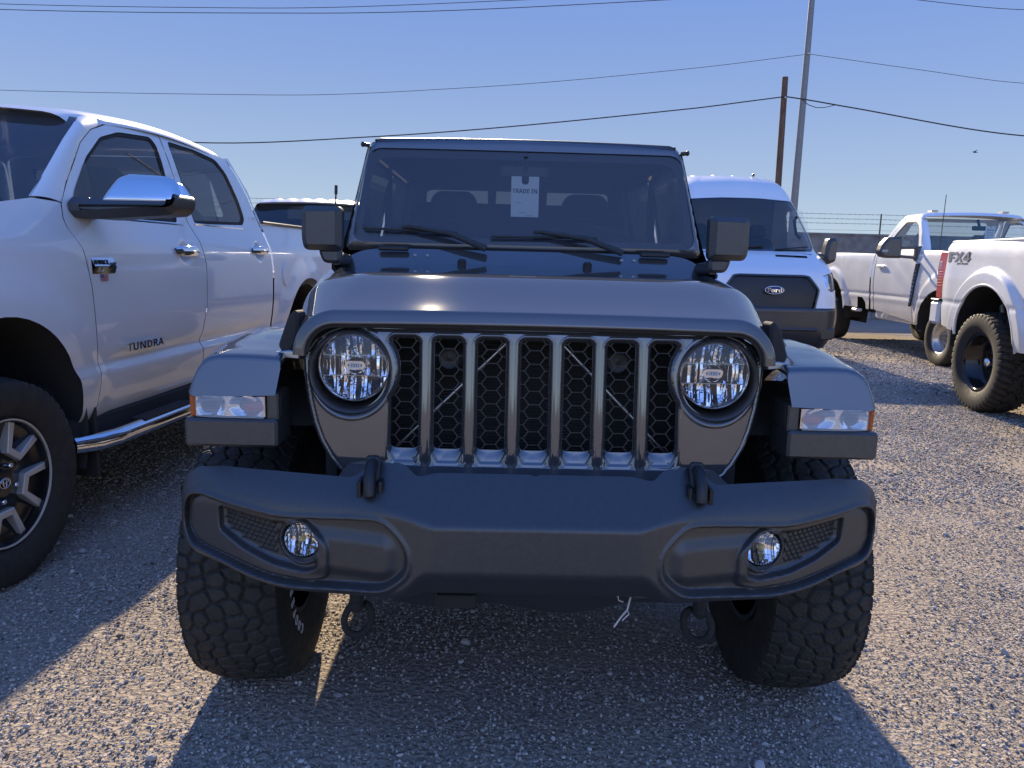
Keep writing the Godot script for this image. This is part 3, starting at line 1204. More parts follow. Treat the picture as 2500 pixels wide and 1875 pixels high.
		part("lens_rim", g, M.lens_milky, root)
		# tow hook on its pad
		g = G.new()
		g.t = Transform3D(Basis.from_scale(Vector3(s, 1, 1)), Vector3.ZERO)
		g.box(Vector3(0.400, 0.835, 0.165), Vector3(0.036, 0.10, 0.05), 0.006, Basis(Vector3.RIGHT, -0.5))
		g.tube([Vector3(0.400, 0.87, 0.14), Vector3(0.400, 0.868, 0.19), Vector3(0.400, 0.842, 0.222), Vector3(0.400, 0.806, 0.226)], 0.015, 10)
		g.box(Vector3(0.375, 0.812, 0.185), Vector3(0.012, 0.05, 0.07), 0.003)
		g.box(Vector3(0.425, 0.812, 0.185), Vector3(0.012, 0.05, 0.07), 0.003)
		part("tow_hook", g, M.black, o)
		# shackle below
		g = G.new()
		g.t = Transform3D(Basis.from_scale(Vector3(s, 1, 1)), Vector3(0, 0, 0))
		var cx := 0.462
		var cz := 0.04
		g.box(Vector3(cx + 0.004, 0.490, cz), Vector3(0.036, 0.10, 0.03), 0.008)
		g.ball(Vector3(cx + 0.005, 0.440, cz), Vector3(0.022, 0.022, 0.022))
		var bow := []
		for k in 15:
			var a := lerpf(0.15 * PI, 1.85 * PI, k / 14.0) + PI * 0.5
			bow.append(Vector3(cx + cos(a) * 0.034, 0.400 + sin(a) * 0.046, cz + 0.02 * cos(a)))
		g.tube(bow, 0.010, 8)
		part("shackle", g, M.dark, o)
	g = G.new()
	g.grid(40, 12, func(a, c): return Vector3((a - 0.5) * lerpf(0.98, 0.78, c), lerpf(0.585, 0.465, c) - 0.012 * sin(a * TAU * 2.0) * c, 0.20 - 0.10 * c - 0.06 * pow(absf(a - 0.5) * 2.0, 2.0)), null, true)
	g.box(Vector3(0, 0.60, 0.09), Vector3(1.1, 0.10, 0.16), 0.01)
	g.box(Vector3(0, 0.53, 0.04), Vector3(0.9, 0.10, 0.12), 0.02)
	part("skid_plate", g, M.plastic, o)
	g = G.new()
	g.prism(soft(P2([-0.24, 0.545, -0.14, 0.545, -0.14, 0.505, -0.24, 0.505]), 0.006, 2), 0.13, 0.195, 0.004)
	part("hitch_cover", g, M.black, o)
	g = G.new()
	g.prism(P2([0.205, 0.558, 0.245, 0.558, 0.245, 0.550, 0.205, 0.550]), 0.15, 0.20, 0.001)
	g.tube([Vector3(0.212, 0.552, 0.197), Vector3(0.216, 0.538, 0.197), Vector3(0.228, 0.534, 0.197)], 0.003, 6)
	part("wire_clip", g, M.silver, o)

# ---------- wheels ----------
var blocks := []

# depth of the tread pattern, 0 on a block and 1 in a groove; x across, a around in repeats of 1
func tread_at(x: float, a: float, w: float, period: float, kind: int) -> float:
	var s := a * period
	var h := w * 0.5
	var d := 1e9
	var zig := func(c: float, amp: float, ph: float) -> float:
		return c + amp * (4.0 * absf(fposmod(a + ph, 1.0) - 0.5) - 1.0)
	var g := 0.0
	if kind == 0:
		# irregular blocks: the nearer two of a jittered, repeating set of block centres
		var f1 := 1e9
		var f2 := 1e9
		for c in blocks:
			var da: float = fposmod(a - c.y + 0.5, 1.0) - 0.5
			var dx: float = x / h - c.x
			d = Vector2(dx * h * 1.0, da * period * 1.15 + dx * h * c.z).length()
			if d < f1:
				f2 = f1
				f1 = d
			elif d < f2:
				f2 = d
		g = sm(0.0078, 0.0046, f2 - f1)
		var u2 := fposmod(a * period / 0.013 + 0.5 * sin(x * 150.0) + 0.3 * sin(x * 61.0), 1.0)
		g = maxf(g, 0.22 * sm(0.12, 0.03, minf(u2, 1.0 - u2)))
	else:
		for q in [[0.30, 0.12, 0.0], [-0.30, 0.12, 0.5]]:
			d = absf(x - zig.call(q[0] * h, q[1] * h, q[2]))
			g = maxf(g, sm(0.010, 0.006, d))
		for k in 2:
			var u := fposmod(a - 0.4 * absf(x) / h - 0.5 * k + (0.25 if x > 0 else 0.0), 1.0)
			d = minf(u, 1.0 - u) * period
			if absf(x) > 0.32 * h or k == 0:
				g = maxf(g, sm(0.013, 0.008, d) if absf(x) > 0.5 * h else sm(0.009, 0.005, d))
	return g

# axis along x, outer face towards +x; section from the inner bead over the tread to the outer bead
func tyre_mesh(r: float, w: float, rim: float, repeats: int, kind: int, na := 20, deep := 0.011) -> G:
	if blocks.is_empty():
		var br := RandomNumberGenerator.new()
		br.seed = 91
		for j in 6:
			for i in 6:
				blocks.append(Vector3((i - 2.5) * 0.36 + br.randf_range(-0.11, 0.11), (j + 0.5 * (i % 2) + br.randf_range(-0.25, 0.25)) / 6.0, br.randf_range(-0.8, 0.8)))
	var g := G.new()
	var nx := 64
	var pts := []   # (x, radius, share of the tread pattern)
	var h := w * 0.5
	var side := r - rim
	pts.append(Vector3(-h * 0.78, rim, 0))
	pts.append(Vector3(-h * 0.90, rim + side * 0.10, 0))
	pts.append(Vector3(-h * 1.0, rim + side * 0.32, 0))
	pts.append(Vector3(-h * 1.03, rim + side * 0.52, 0))
	pts.append(Vector3(-h * 1.02, rim + side * 0.70, 0.25))
	pts.append(Vector3(-h * 0.995, rim + side * 0.82, 0.8))
	pts.append(Vector3(-h * 0.97, rim + side * 0.90, 1.0))
	for i in nx + 1:
		var x := lerpf(-0.94, 0.94, float(i) / nx)
		pts.append(Vector3(x * h, r - 0.030 * pow(absf(x), 3.2) * (r / 0.42), 1.0))
	for i in range(6, -1, -1):
		pts.append(Vector3(-pts[i].x, pts[i].y, pts[i].z))
	var period := TAU * r / repeats
	var tile := []
	for j in na:
		var row := PackedFloat32Array()
		for q in pts:
			row.append(tread_at(clampf(q.x, -h, h), float(j) / na, w, period, kind) * q.z * deep if q.z > 0.0 else 0.0)
		tile.append(row)
	var n := pts.size()
	var total := repeats * na
	var p := PackedVector3Array()
	for j in total:
		var a := TAU * j / total
		var row: PackedFloat32Array = tile[j % na]
		for i in n:
			var rr: float = pts[i].y - row[i]
			# flattened a little where it stands
			var y := maxf(rr * cos(a), -r + 0.006)
			p.append(Vector3(pts[i].x, y, rr * sin(a)))
	var tris := PackedInt32Array()
	for j in total:
		for i in n - 1:
			var a := j * n + i
			var b := ((j + 1) % total) * n + i
			tris.append_array([a, b + 1, a + 1, a, b, b + 1])
	g.smooth(p, tris, true)
	return g

func axle_x(s := 1.0) -> Transform3D:
	# lathe axis y laid along x
	return Transform3D(Basis(Vector3(0, 0, -1), Vector3(1, 0, 0), Vector3(0, -1, 0)) if s > 0 else Basis(Vector3(0, 0, 1), Vector3(-1, 0, 0), Vector3(0, -1, 0)), Vector3.ZERO)

# a wheel as a Node3D part: its tyre and rim are sub-parts; outer face towards +x when s > 0
func wheel(o: Node3D, at: Vector3, s: float, tyre: Mesh, rim: Mesh, rim_mat: Material, turn := 0.0) -> Node3D:
	var root := Node3D.new()
	var called := "wheel"
	var k := 1
	while o.has_node(called):
		called = "wheel_%03d" % k
		k += 1
	root.name = called
	o.add_child(root)
	root.position = at
	root.rotation.y = turn + (0.0 if s > 0 else PI)
	part("tyre", tyre, M.tyre, root)
	part("rim", rim, rim_mat, root)
	return root

# plain dished rim: barrel, disc with holes and lug nuts
func rim_mesh(r: float, w: float, dish: float, holes := 8, lugs := 8) -> G:
	var g := G.new()
	g.t = axle_x()
	var h := w * 0.5
	g.lathe([Vector2(r * 0.94, -h), Vector2(r * 1.02, -h), Vector2(r * 1.02, -h + 0.012), Vector2(r * 0.95, -h + 0.02)], 48)
	g.lathe([Vector2(0.0, dish), Vector2(r * 0.16, dish), Vector2(r * 0.18, dish - 0.02), Vector2(r * 0.45, dish - 0.02), Vector2(r * 0.62, dish - 0.045), Vector2(r * 0.80, dish - 0.03), Vector2(r * 0.90, dish - 0.01), Vector2(r * 0.91, h - 0.03), Vector2(r * 0.96, h - 0.01), Vector2(r * 1.02, h - 0.004), Vector2(r * 1.04, h - 0.012), Vector2(r * 1.0, h - 0.03)].map(func(q): return q), 48)
	for k in lugs:
		var a := TAU * k / lugs
		g.t = axle_x() * Transform3D(Basis.IDENTITY, Vector3(cos(a) * r * 0.33, dish - 0.02, sin(a) * r * 0.33))
		g.lathe([Vector2(0.012, 0.0), Vector2(0.012, 0.02), Vector2(0.007, 0.026), Vector2(0.0, 0.027)], 6)
	return g

func letters(o: Node3D, s: String, radius: float, x: float, face: float, a0: float, da: float, size: float, m: Material) -> void:
	for i in s.length():
		var a := a0 + da * i
		var up := Vector3(0, cos(a), sin(a))
		var nn := Vector3(face, 0, 0)
		var t := part("letter", text(s[i], size, 0.002), m, o)
		t.transform = Transform3D(Basis(up.cross(nn), up, nn), Vector3(x, up.y * radius, up.z * radius))

func jeep_wheels(o: Node3D) -> void:
	var ty: Mesh = tyre_mesh(0.425, 0.285, 0.222, 9, 0, 76).mesh()
	var rm: Mesh = rim_mesh(0.218, 0.24, 0.07, 5, 5).mesh()
	for z in [AX, AX - 3.49]:
		for s in [-1.0, 1.0]:
			var w := wheel(o, Vector3(s * 0.850, 0.421, z), s, ty, rm, M.gloss_black, 0.0)
			if z == AX:
				letters(w, "COOPER", 0.272, -0.1475, -1.0, 3.75 if s < 0 else 1.2, 0.155 if s < 0 else -0.155, 0.030, M.white_ink)
	for z in [AX, AX - 3.49]:
		var g := G.new()
		g.tube([Vector3(-0.66, 0.42, z), Vector3(0.66, 0.42, z)], 0.042, 14)
		g.ball(Vector3(0.20, 0.42, z), Vector3(0.14, 0.13, 0.14))
		if z == AX:
			g.tube([Vector3(-0.60, 0.44, z + 0.14), Vector3(0.55, 0.44, z + 0.14)], 0.018, 10)
			g.tube([Vector3(-0.40, 0.50, z + 0.11), Vector3(0.52, 0.41, z + 0.11)], 0.022, 10)
		part("axle", g, M.dark, o)
	for s in [-1.0, 1.0]:
		var g := G.new()
		var sp := []
		for k in 100:
			var a := k * 0.42
			sp.append(Vector3(s * 0.47 + cos(a) * 0.06, 0.48 + k * 0.0036, AX + sin(a) * 0.06))
		g.tube(sp, 0.009, 6)
		g.tube([Vector3(s * 0.58, 0.40, AX + 0.05), Vector3(s * 0.55, 0.92, AX + 0.02)], 0.028, 10)
		part("coil_spring", g, M.dark, o)
		g = G.new()
		g.t = Transform3D(Basis.from_scale(Vector3(s, 1, 1)), Vector3.ZERO)
		g.box(Vector3(0.44, 0.62, -0.75), Vector3(0.10, 0.14, 1.7), 0.02)
		part("frame_rail", g, M.dark, o)
		g = G.new()
		g.t = Transform3D(Basis.from_scale(Vector3(s, 1, 1)), Vector3.ZERO)
		g.grid(24, 6, func(a, b):
			var an: float = lerpf(0.0, 0.70, a) * PI
			return Vector3(lerpf(0.56, 0.87, b), 0.44 + sin(an) * 0.56, AX - cos(an) * 0.54))
		g.box(Vector3(0.55, 0.86, -0.58), Vector3(0.03, 0.50, 1.05))
		part("wheel_liner", g, M.liner, o)

func shield_z(y: float) -> float:
	return -1.23 - (y - 1.34) * 0.385

func jeep_cab(o: Node3D) -> void:
	var outer := soft(P2([-0.752, 1.404, 0.752, 1.404, 0.682, 1.835, 0.650, 1.876, 0.0, 1.889, -0.650, 1.876, -0.682, 1.835]), 0.03, 3)
	var glass := soft(P2([-0.722, 1.428, 0.722, 1.428, 0.672, 1.830, -0.672, 1.830]), 0.06, 6)
	var frit := soft(P2([-0.690, 1.458, 0.690, 1.458, 0.642, 1.795, -0.642, 1.795]), 0.06, 6)
	var fx := func(a: float) -> float: return (a - 0.5) * 1.54
	var fy := func(b: float) -> float: return 1.40 + b * 0.495
	var fz := func(x: float, y: float, up: float) -> Vector3:
		return Vector3(x, y + up * 0.36, shield_z(y) + up - 0.03 * x * x)
	var g := G.new()
	g.grid(190, 70, func(a, b):
		var p := Vector2(fx.call(a), fy.call(b))
		var e := -sdp(p, outer)
		var k := 1.0 - clampf(e / 0.03, 0.0, 1.0)
		return fz.call(p.x, p.y, -0.035 * (1.0 - sqrt(1.0 - k * k * 0.99))), func(a, b):
			var p := Vector2(fx.call(a), fy.call(b))
			return maxf(sdp(p, outer), -sdp(p, glass)))
	var wf := part("windscreen_frame", g, M.grey, o)
	g = G.new()
	g.grid(60, 30, func(a, b): return fz.call(fx.call(a), fy.call(b), -0.006), func(a, b): return sdp(Vector2(fx.call(a), fy.call(b)), glass) - 0.004)
	part("windscreen", g, M.shield, o)
	g = G.new()
	g.grid(120, 50, func(a, b): return fz.call(fx.call(a), fy.call(b), -0.010), func(a, b):
		var p := Vector2(fx.call(a), fy.call(b))
		return maxf(sdp(p, glass), -sdp(p, frit)))
	part("windscreen_border", g, M.black, o)
	# cowl between bonnet and windscreen
	g = G.new()
	g.grid(80, 14, func(a, b):
		var s: float = (a - 0.5) * 2.0
		var w: float = lerpf(0.80, 0.77, b)
		var x: float = s * w
		var y: float = lerpf(1.300 + 0.012 * sm(0.6, 0.5, absf(x)), 1.405, pow(b, 1.3)) - 0.09 * pow(absf(s), 14.0)
		return Vector3(x, y, lerpf(-1.150, -1.250, b)))
	for s in [-1.0, 1.0]:
		g.grid(8, 10, func(a, b): return Vector3(s * lerpf(0.80, 0.775, b), lerpf(0.80, 1.36, b), lerpf(-1.14, -1.34, a)), null, s < 0.0)
	var cw := part("cowl", g, M.grey, o)
	for s in [-1.0, 1.0]:
		g = G.new()
		g.t = Transform3D(Basis.from_scale(Vector3(s, 1, 1)), Vector3.ZERO)
		g.box(Vector3(0.54, 1.404, -1.225), Vector3(0.125, 0.020, 0.022), 0.006)
		part("hinge", g, M.black, cw)
		g = G.new()
		g.t = Transform3D(Basis.from_scale(Vector3(s, 1, 1)), Vector3.ZERO)
		for q in [0.395, 0.445]:
			g.box(Vector3(q, 1.378, -1.175), Vector3(0.016, 0.014, 0.02), 0.004)
		part("washer_jet", g, M.steel, cw)
	# wipers
	for q in [[-0.675, 1.482, -0.278, 1.470, -0.487, 1.487, -0.16, 1.400], [-0.141, 1.459, 0.303, 1.463, 0.06, 1.478, 0.405, 1.396]]:
		g = G.new()
		g.tube([fz.call(q[0], q[1], 0.012), fz.call(q[2], q[3], 0.012)], 0.006, 6)
		g.box(fz.call(q[4], q[5], 0.022), Vector3(0.05, 0.016, 0.014), 0.004)
		var mid := Vector2(lerpf(q[4], q[6], 0.55), lerpf(q[5], q[7], 0.5) + 0.012)
		g.tube([fz.call(q[4], q[5], 0.024), fz.call(mid.x, mid.y, 0.04), fz.call(q[6], q[7], 0.035)], 0.008, 8, 0.014)
		part("wiper", g, M.wiper, o)
	# roof
	g = G.new()
	g.grid(120, 60, func(a, b):
		var s: float = (a - 0.5) * 2.0
		var z: float = lerpf(-1.442, -3.12, pow(b, 1.5))
		var w: float = 0.664
		var th := clampf((absf(s) - 0.78) / 0.22, 0.0, 1.0) * PI * 0.5
		var x := minf(absf(s) / 0.78, 1.0) * (w - 0.045) + sin(th) * 0.045
		var y := 1.886 - 0.010 * pow(x / w, 2.0) - (1.0 - cos(th)) * 0.05
		var f := clampf((-1.442 - z) / 0.03, 0.0, 1.0)
		y -= 0.020 * (1.0 - f) * (1.0 - f)
		for r in [-0.52, -0.36, -0.20, 0.16, 0.32, 0.48]:
			y += 0.007 * sm(0.055, 0.035, absf(signf(s) * x - r)) * sm(-1.47, -1.53, z)
		return Vector3(signf(s) * x, y, z))
	var rf := part("roof", g, M.plastic, o)
	g = G.new()
	g.box(Vector3(0, 1.862, -2.28), Vector3(1.30, 0.012, 1.66))
	for s in [-1.0, 1.0]:
		g.box(Vector3(s * 0.655, 1.838, -2.30), Vector3(0.04, 0.05, 1.62), 0.01)
		g.box(Vector3(s * 0.70, 1.60, -2.21), Vector3(0.03, 0.50, 0.10), 0.01)
	part("headliner", g, M.dark, o)
	for s in [-1.0, 1.0]:
		g = G.new()
		g.tube([Vector3(s * 0.676, 1.842, -1.46), Vector3(s * 0.702, 1.846, -1.46)], 0.009, 8)
		g.ball(Vector3(s * 0.704, 1.846, -1.46), Vector3(0.010, 0.012, 0.012), 8)
		part("roof_bolt", g, M.black, rf)
	# sides with door windows
	var body := P2([-1.30, 0.66, -1.285, 1.34, -1.49, 1.85, -3.12, 1.85, -3.12, 0.66])
	var win1 := soft(P2([-1.43, 1.41, -1.54, 1.80, -2.16, 1.80, -2.16, 1.41]), 0.04, 3)
	var win2 := soft(P2([-2.26, 1.41, -2.26, 1.80, -3.00, 1.80, -3.00, 1.41]), 0.04, 3)
	for s in [-1.0, 1.0]:
		var sf := func(a: float, b: float, off: float) -> Vector3:
			var y := lerpf(0.62, 1.86, b)
			return Vector3(s * (tab(y, P2([0.6, 0.76, 0.8, 0.80, 1.2, 0.80, 1.36, 0.785, 1.42, 0.765, 1.86, 0.684])) + off), y, lerpf(-1.26, -3.14, a))
		var zy := func(a: float, b: float) -> Vector2: return Vector2(lerpf(-1.26, -3.14, a), lerpf(0.62, 1.86, b))
		var gap := func(p: Vector2) -> float: return minf(absf(p.x + 2.21), absf(p.x + 1.29)) - 0.004
		g = G.new()
		g.grid(120, 70, func(a, b): return sf.call(a, b, 0.0), func(a, b):
			var p: Vector2 = zy.call(a, b)
			return maxf(maxf(sdp(p, body), -gap.call(p) if p.y < 1.84 else -1.0), maxf(-sdp(p, win1), -sdp(p, win2))), s < 0.0)
		part("door", g, M.grey, o)
		g = G.new()
		g.grid(150, 60, func(a, b): return sf.call(a, b, -0.012), func(a, b):
			var p: Vector2 = zy.call(a, b)
			return minf(sdp(p, win1), sdp(p, win2)) - 0.01, s < 0.0)
		part("side_window", g, M.privacy, o)
		# mirror
		g = G.new()
		g.t = Transform3D(Basis.from_scale(Vector3(s, 1, 1)), Vector3.ZERO)
		var mp := soft(P2([0.718, 1.388, 0.862, 1.388, 0.872, 1.43, 0.870, 1.54, 0.855, 1.557, 0.730, 1.559, 0.715, 1.545]), 0.022, 4)
		g.prism(mp, -1.10, -1.03, 0.022)
		g.prism(soft(P2([0.722, 1.338, 0.792, 1.340, 0.812, 1.395, 0.722, 1.395]), 0.02, 3), -1.10, -1.05, 0.012)
		g.tube([Vector3(0.745, 1.36, -1.08), Vector3(0.735, 1.345, -1.30)], 0.028, 10)
		var mr := part("mirror", g, M.plastic, o)
		g = G.new()
		g.t = Transform3D(Basis.from_scale(Vector3(s, 1, 1)), Vector3.ZERO)
		g.prism(soft(P2([0.732, 1.402, 0.857, 1.402, 0.857, 1.545, 0.732, 1.545]), 0.018, 3), -1.104, -1.101)
		part("mirror_glass", g, M.chrome, mr)
	# rear wall with its window, bed behind
	g = G.new()
	var rw := soft(P2([-0.585, 1.42, -0.585, 1.80, 0.585, 1.80, 0.585, 1.42]), 0.03, 3)
	g.grid(60, 40, func(a, b): return Vector3((a - 0.5) * 1.64, lerpf(0.62, 1.875, b), -3.12), func(a, b):
		var p := Vector2((a - 0.5) * 1.64, lerpf(0.62, 1.875, b))
		return maxf(-minf(sdp(p, rw), 1e9), absf(p.x) - tab(p.y, P2([0.6, 0.80, 1.36, 0.79, 1.86, 0.69]))) if absf(p.x + 0.16) > 0.012 and absf(p.x - 0.115) > 0.065 else -1.0)
	part("rear_wall", g, M.black, o)
	g = G.new()
	g.grid(2, 2, func(a, b): return Vector3((a - 0.5) * 1.19, lerpf(1.40, 1.82, b), -3.128))
	part("rear_window", g, M.rear_tint, o)
	g = G.new()
	g.box(Vector3(0, 0.62, -2.15), Vector3(1.5, 0.06, 1.9))
	g.box(Vector3(0, 0.98, -1.28), Vector3(1.5, 0.62, 0.04))
	part("floor_pan", g, M.dark, o)
	g = G.new()
	for s in [-1.0, 1.0]:
		g.box(Vector3(s * 0.78, 1.0, -3.98), Vector3(0.05, 0.60, 1.55), 0.015)
	g.box(Vector3(0, 0.74, -3.98), Vector3(1.5, 0.05, 1.55))
	g.box(Vector3(0, 1.0, -4.75), Vector3(1.56, 0.60, 0.05), 0.015)
	part("cargo_bed", g, M.grey, o)
	# inside
	g = G.new()
	g.grid(30, 10, func(a, b): return Vector3((a - 0.5) * 1.46, 1.395 + 0.02 * sin(b * PI) - 0.25 * pow(b, 6.0), lerpf(-1.27, -1.72, b)))
	g.box(Vector3(0, 1.22, -1.70), Vector3(1.44, 0.3, 0.04))
	part("dashboard", g, M.seat, o)
	g = G.new()
	var ring := []
	for k in 32:
		var a := TAU * k / 32
		ring.append(Vector3(0.395 + cos(a) * 0.185, 1.36 + sin(a) * 0.175, -1.86 - sin(a) * 0.07))
	g.tube(ring, 0.014, 8, -1.0, true)
	g.tube([Vector3(0.395, 1.36, -1.86), Vector3(0.395, 1.28, -1.68)], 0.035, 10)
	g.box(Vector3(0.395, 1.36, -1.86), Vector3(0.32, 0.05, 0.03), 0.01)
	part("steering_wheel", g, M.seat, o)
	for s in [-1.0, 1.0]:
		g = G.new()
		var sx: float = s * 0.365
		g.box(Vector3(sx, 1.20, -2.36), Vector3(0.50, 0.72, 0.16), 0.07, Basis(Vector3.RIGHT, -0.18))
		g.box(Vector3(sx, 0.90, -2.10), Vector3(0.50, 0.16, 0.54), 0.06)
		g.prism(soft(P2([sx - 0.125, 1.585, sx + 0.125, 1.585, sx + 0.13, 1.69, sx + 0.09, 1.735, sx - 0.09, 1.735, sx - 0.13, 1.69]), 0.05, 4), -2.46, -2.36, 0.03)
		part("seat", g, M.seat, o)
	g = G.new()
	g.box(Vector3(0, 1.28, -2.98), Vector3(1.34, 0.86, 0.16), 0.05)
	g.box(Vector3(-0.05, 1.60, -2.95), Vector3(0.20, 0.22, 0.1), 0.05)
	part("rear_seat", g, M.seat, o)
	g = G.new()
	g.box(Vector3(0.0, 1.748, -1.455), Vector3(0.22, 0.062, 0.03), 0.012)
	g.tube([Vector3(0, 1.75, -1.45), Vector3(0, 1.81, -1.42)], 0.012, 8)
	part("rear_view_mirror", g, M.black, o)
	# aerial
	g = G.new()
	g.tube([Vector3(-0.772, 1.30, -1.15), Vector3(-0.760, 1.615, -1.16)], 0.0034, 6)
	g.tube([Vector3(-0.760, 1.610, -1.16), Vector3(-0.759, 1.645, -1.16)], 0.0062, 8)
	part("aerial", g, M.black, o)

func jeep() -> void:
	var o := thing("off_road_vehicle", "dark grey off-road vehicle with seven slot grille and black bumper, facing the camera", "vehicle")
	jeep_grille(o)
	jeep_hood(o)
	for s in [-1.0, 1.0]:
		jeep_fender(o, s)
	jeep_bumper(o)
	jeep_wheels(o)
	jeep_cab(o)
	# engine bay under the bonnet
	var g := G.new()
	g.box(Vector3(0, 0.93, -0.70), Vector3(1.06, 0.42, 0.90))
	part("engine", g, M.dark, o)
	for s in [-1.0, 1.0]:
		g = G.new()
		g.t = Transform3D(Basis.from_scale(Vector3(s, 1, 1)), Vector3.ZERO)
		g.grid(20, 16, func(a, b): return Vector3(lerpf(0.585, 0.66, clampf(a * 3.0, 0, 1)) - 0.06 * (1.0 - b) , lerpf(0.80, 1.14, b), lerpf(-0.03, -1.15, a)))
		part("body_side", g, M.grey, o)
	# the tag hangs from the mirror inside
	var t := thing("hang_tag", "pale blue trade in tag hanging from the mirror behind the windscreen", "tag", Vector3(0.001, 1.641, -1.432))
	g = G.new()
	var pl := P2([-0.060, -0.086, 0.060, -0.086, 0.060, 0.086, 0.016, 0.086, 0.015, 0.062, 0.008, 0.052, -0.008, 0.052, -0.015, 0.062, -0.016, 0.086, -0.060, 0.086])
	g.prism(pl, -0.0008, 0.0008)
	var card := part("card", g, M.paper, t)
	t.rotation.x = -0.05
	var tx := part("lettering", text("TRADE IN", 0.0150, 0.0006), M.ink, card)
	tx.position = Vector3(0, 0.024, 0.0015)
	tx.scale = Vector3(1.15, 1.2, 1)
	g = G.new()
	for q in [[-0.046, -0.026], [-0.03, -0.068], [0.0, -0.080]]:
		g.box(Vector3(q[0] + 0.02, q[1], 0.0012), Vector3(0.03, 0.0012, 0.0004))
	part("printed_line", g, M.ink, card)
	# a loose tie under the bumper
	var z := thing("cable_tie", "frayed white plastic tie dangling under the black bumper", "cable tie", Vector3(0.235, 0.50, 0.16))
	g = G.new()
	g.tube([Vector3(0.018, 0.03, 0.0), Vector3(0.010, -0.002, 0.006), Vector3(-0.004, -0.022, 0.004), Vector3(-0.022, -0.048, 0.008)], 0.0026, 6)
	g.tube([Vector3(0.010, -0.002, 0.006), Vector3(0.014, -0.010, 0.012), Vector3(-0.002, -0.028, 0.012)], 0.0018, 6)
	part("strap", g, M.white_ink, z)

# ---------- shared vehicle pieces ----------
var dust := FastNoiseLite.new()

# a side panel: shape(z, y) gives x; kept inside keep and outside the holes; s mirrors it to the other side
func panel(o: Node3D, called: String, m: Material, s: float, shape: Callable, keep: PackedVector2Array, holes: Array, step := 0.016, off := 0.0, grow := 0.0) -> MeshInstance3D:
	var lo := keep[0]
	var hi := keep[0]
	for p in keep:
		lo = lo.min(p)
		hi = hi.max(p)
	lo -= Vector2.ONE * (grow + 0.004)
	hi += Vector2.ONE * (grow + 0.004)
	var nu := maxi(int((hi.x - lo.x) / step), 6)
	var nv := maxi(int((hi.y - lo.y) / step), 6)
	var g := G.new()
	g.grid(nu, nv, func(a, b):
		var p := Vector2(lerpf(lo.x, hi.x, a), lerpf(lo.y, hi.y, b))
		return Vector3(s * (shape.call(p) + off), p.y, p.x), func(a, b):
		var p := Vector2(lerpf(lo.x, hi.x, a), lerpf(lo.y, hi.y, b))
		var d := sdp(p, keep) - grow
		for h in holes:
			d = maxf(d, -sdp(p, h))
		return d, s > 0.0)
	if m == M.white:
		# road dust thickening towards the bottom
		for p in g.v:
			var k := clampf(0.55 * sm(1.05, 0.50, p.y) + 0.30 * dust.get_noise_3d(p.x * 2.0, p.y * 1.2, p.z) * sm(1.6, 0.7, p.y), 0.0, 0.6)
			var c := Vector3(1, 1, 1).lerp(Vector3(0.70, 0.62, 0.52), k)
			g.col.append(Color(c.x, c.y, c.z))
	return part(called, g, m, o)

func arc(c: Vector2, rx: float, ry: float, a0: float, a1: float, k := 20) -> Array:
	var o := []
	for i in k + 1:
		var a := deg_to_rad(lerpf(a0, a1, float(i) / k))
		o.append(c.x + cos(a) * rx)
		o.append(c.y + sin(a) * ry)
	return o

func mirrored(s: float) -> Transform3D:
	return Transform3D(Basis.from_scale(Vector3(s, 1, 1)), Vector3.ZERO)

func side_view(x := 0.0) -> Transform3D:
	# prisms drawn in (z, y) and pushed outwards along +x
	return Transform3D(Basis(Vector3(0, 0, 1), Vector3(0, 1, 0), Vector3(-1, 0, 0)), Vector3(x, 0, 0))

func lettered(o: Node3D, called: String, m: Mesh, mt: Material, at: Vector3, right: Vector3, up := Vector3.UP, sc := Vector3.ONE) -> MeshInstance3D:
	var t := part(called, m, mt, o)
	var nn := right.cross(up).normalized()
	t.transform = Transform3D(Basis(right.normalized() * sc.x, nn.cross(right).normalized() * sc.y, nn * sc.z), at)
	return t

func strip_between(g: G, a: Array, b: Array, bulge: Vector3, k := 8, flip := false) -> void:
	var n := a.size() - 1
	g.grid(k, n * 4, func(u, v):
		var i := mini(int(v * n), n - 1)
		var w: float = v * n - i
		var p: Vector3 = (a[i] as Vector3).lerp(a[i + 1], w)
		var q: Vector3 = (b[i] as Vector3).lerp(b[i + 1], w)
		return p.lerp(q, u) + bulge * (1.0 - pow(2.0 * u - 1.0, 2.0)), null, flip)

# ---------- the white crew-cab pickup on the left; origin under its front axle, z forwards ----------
var tundra_tab: PackedVector2Array

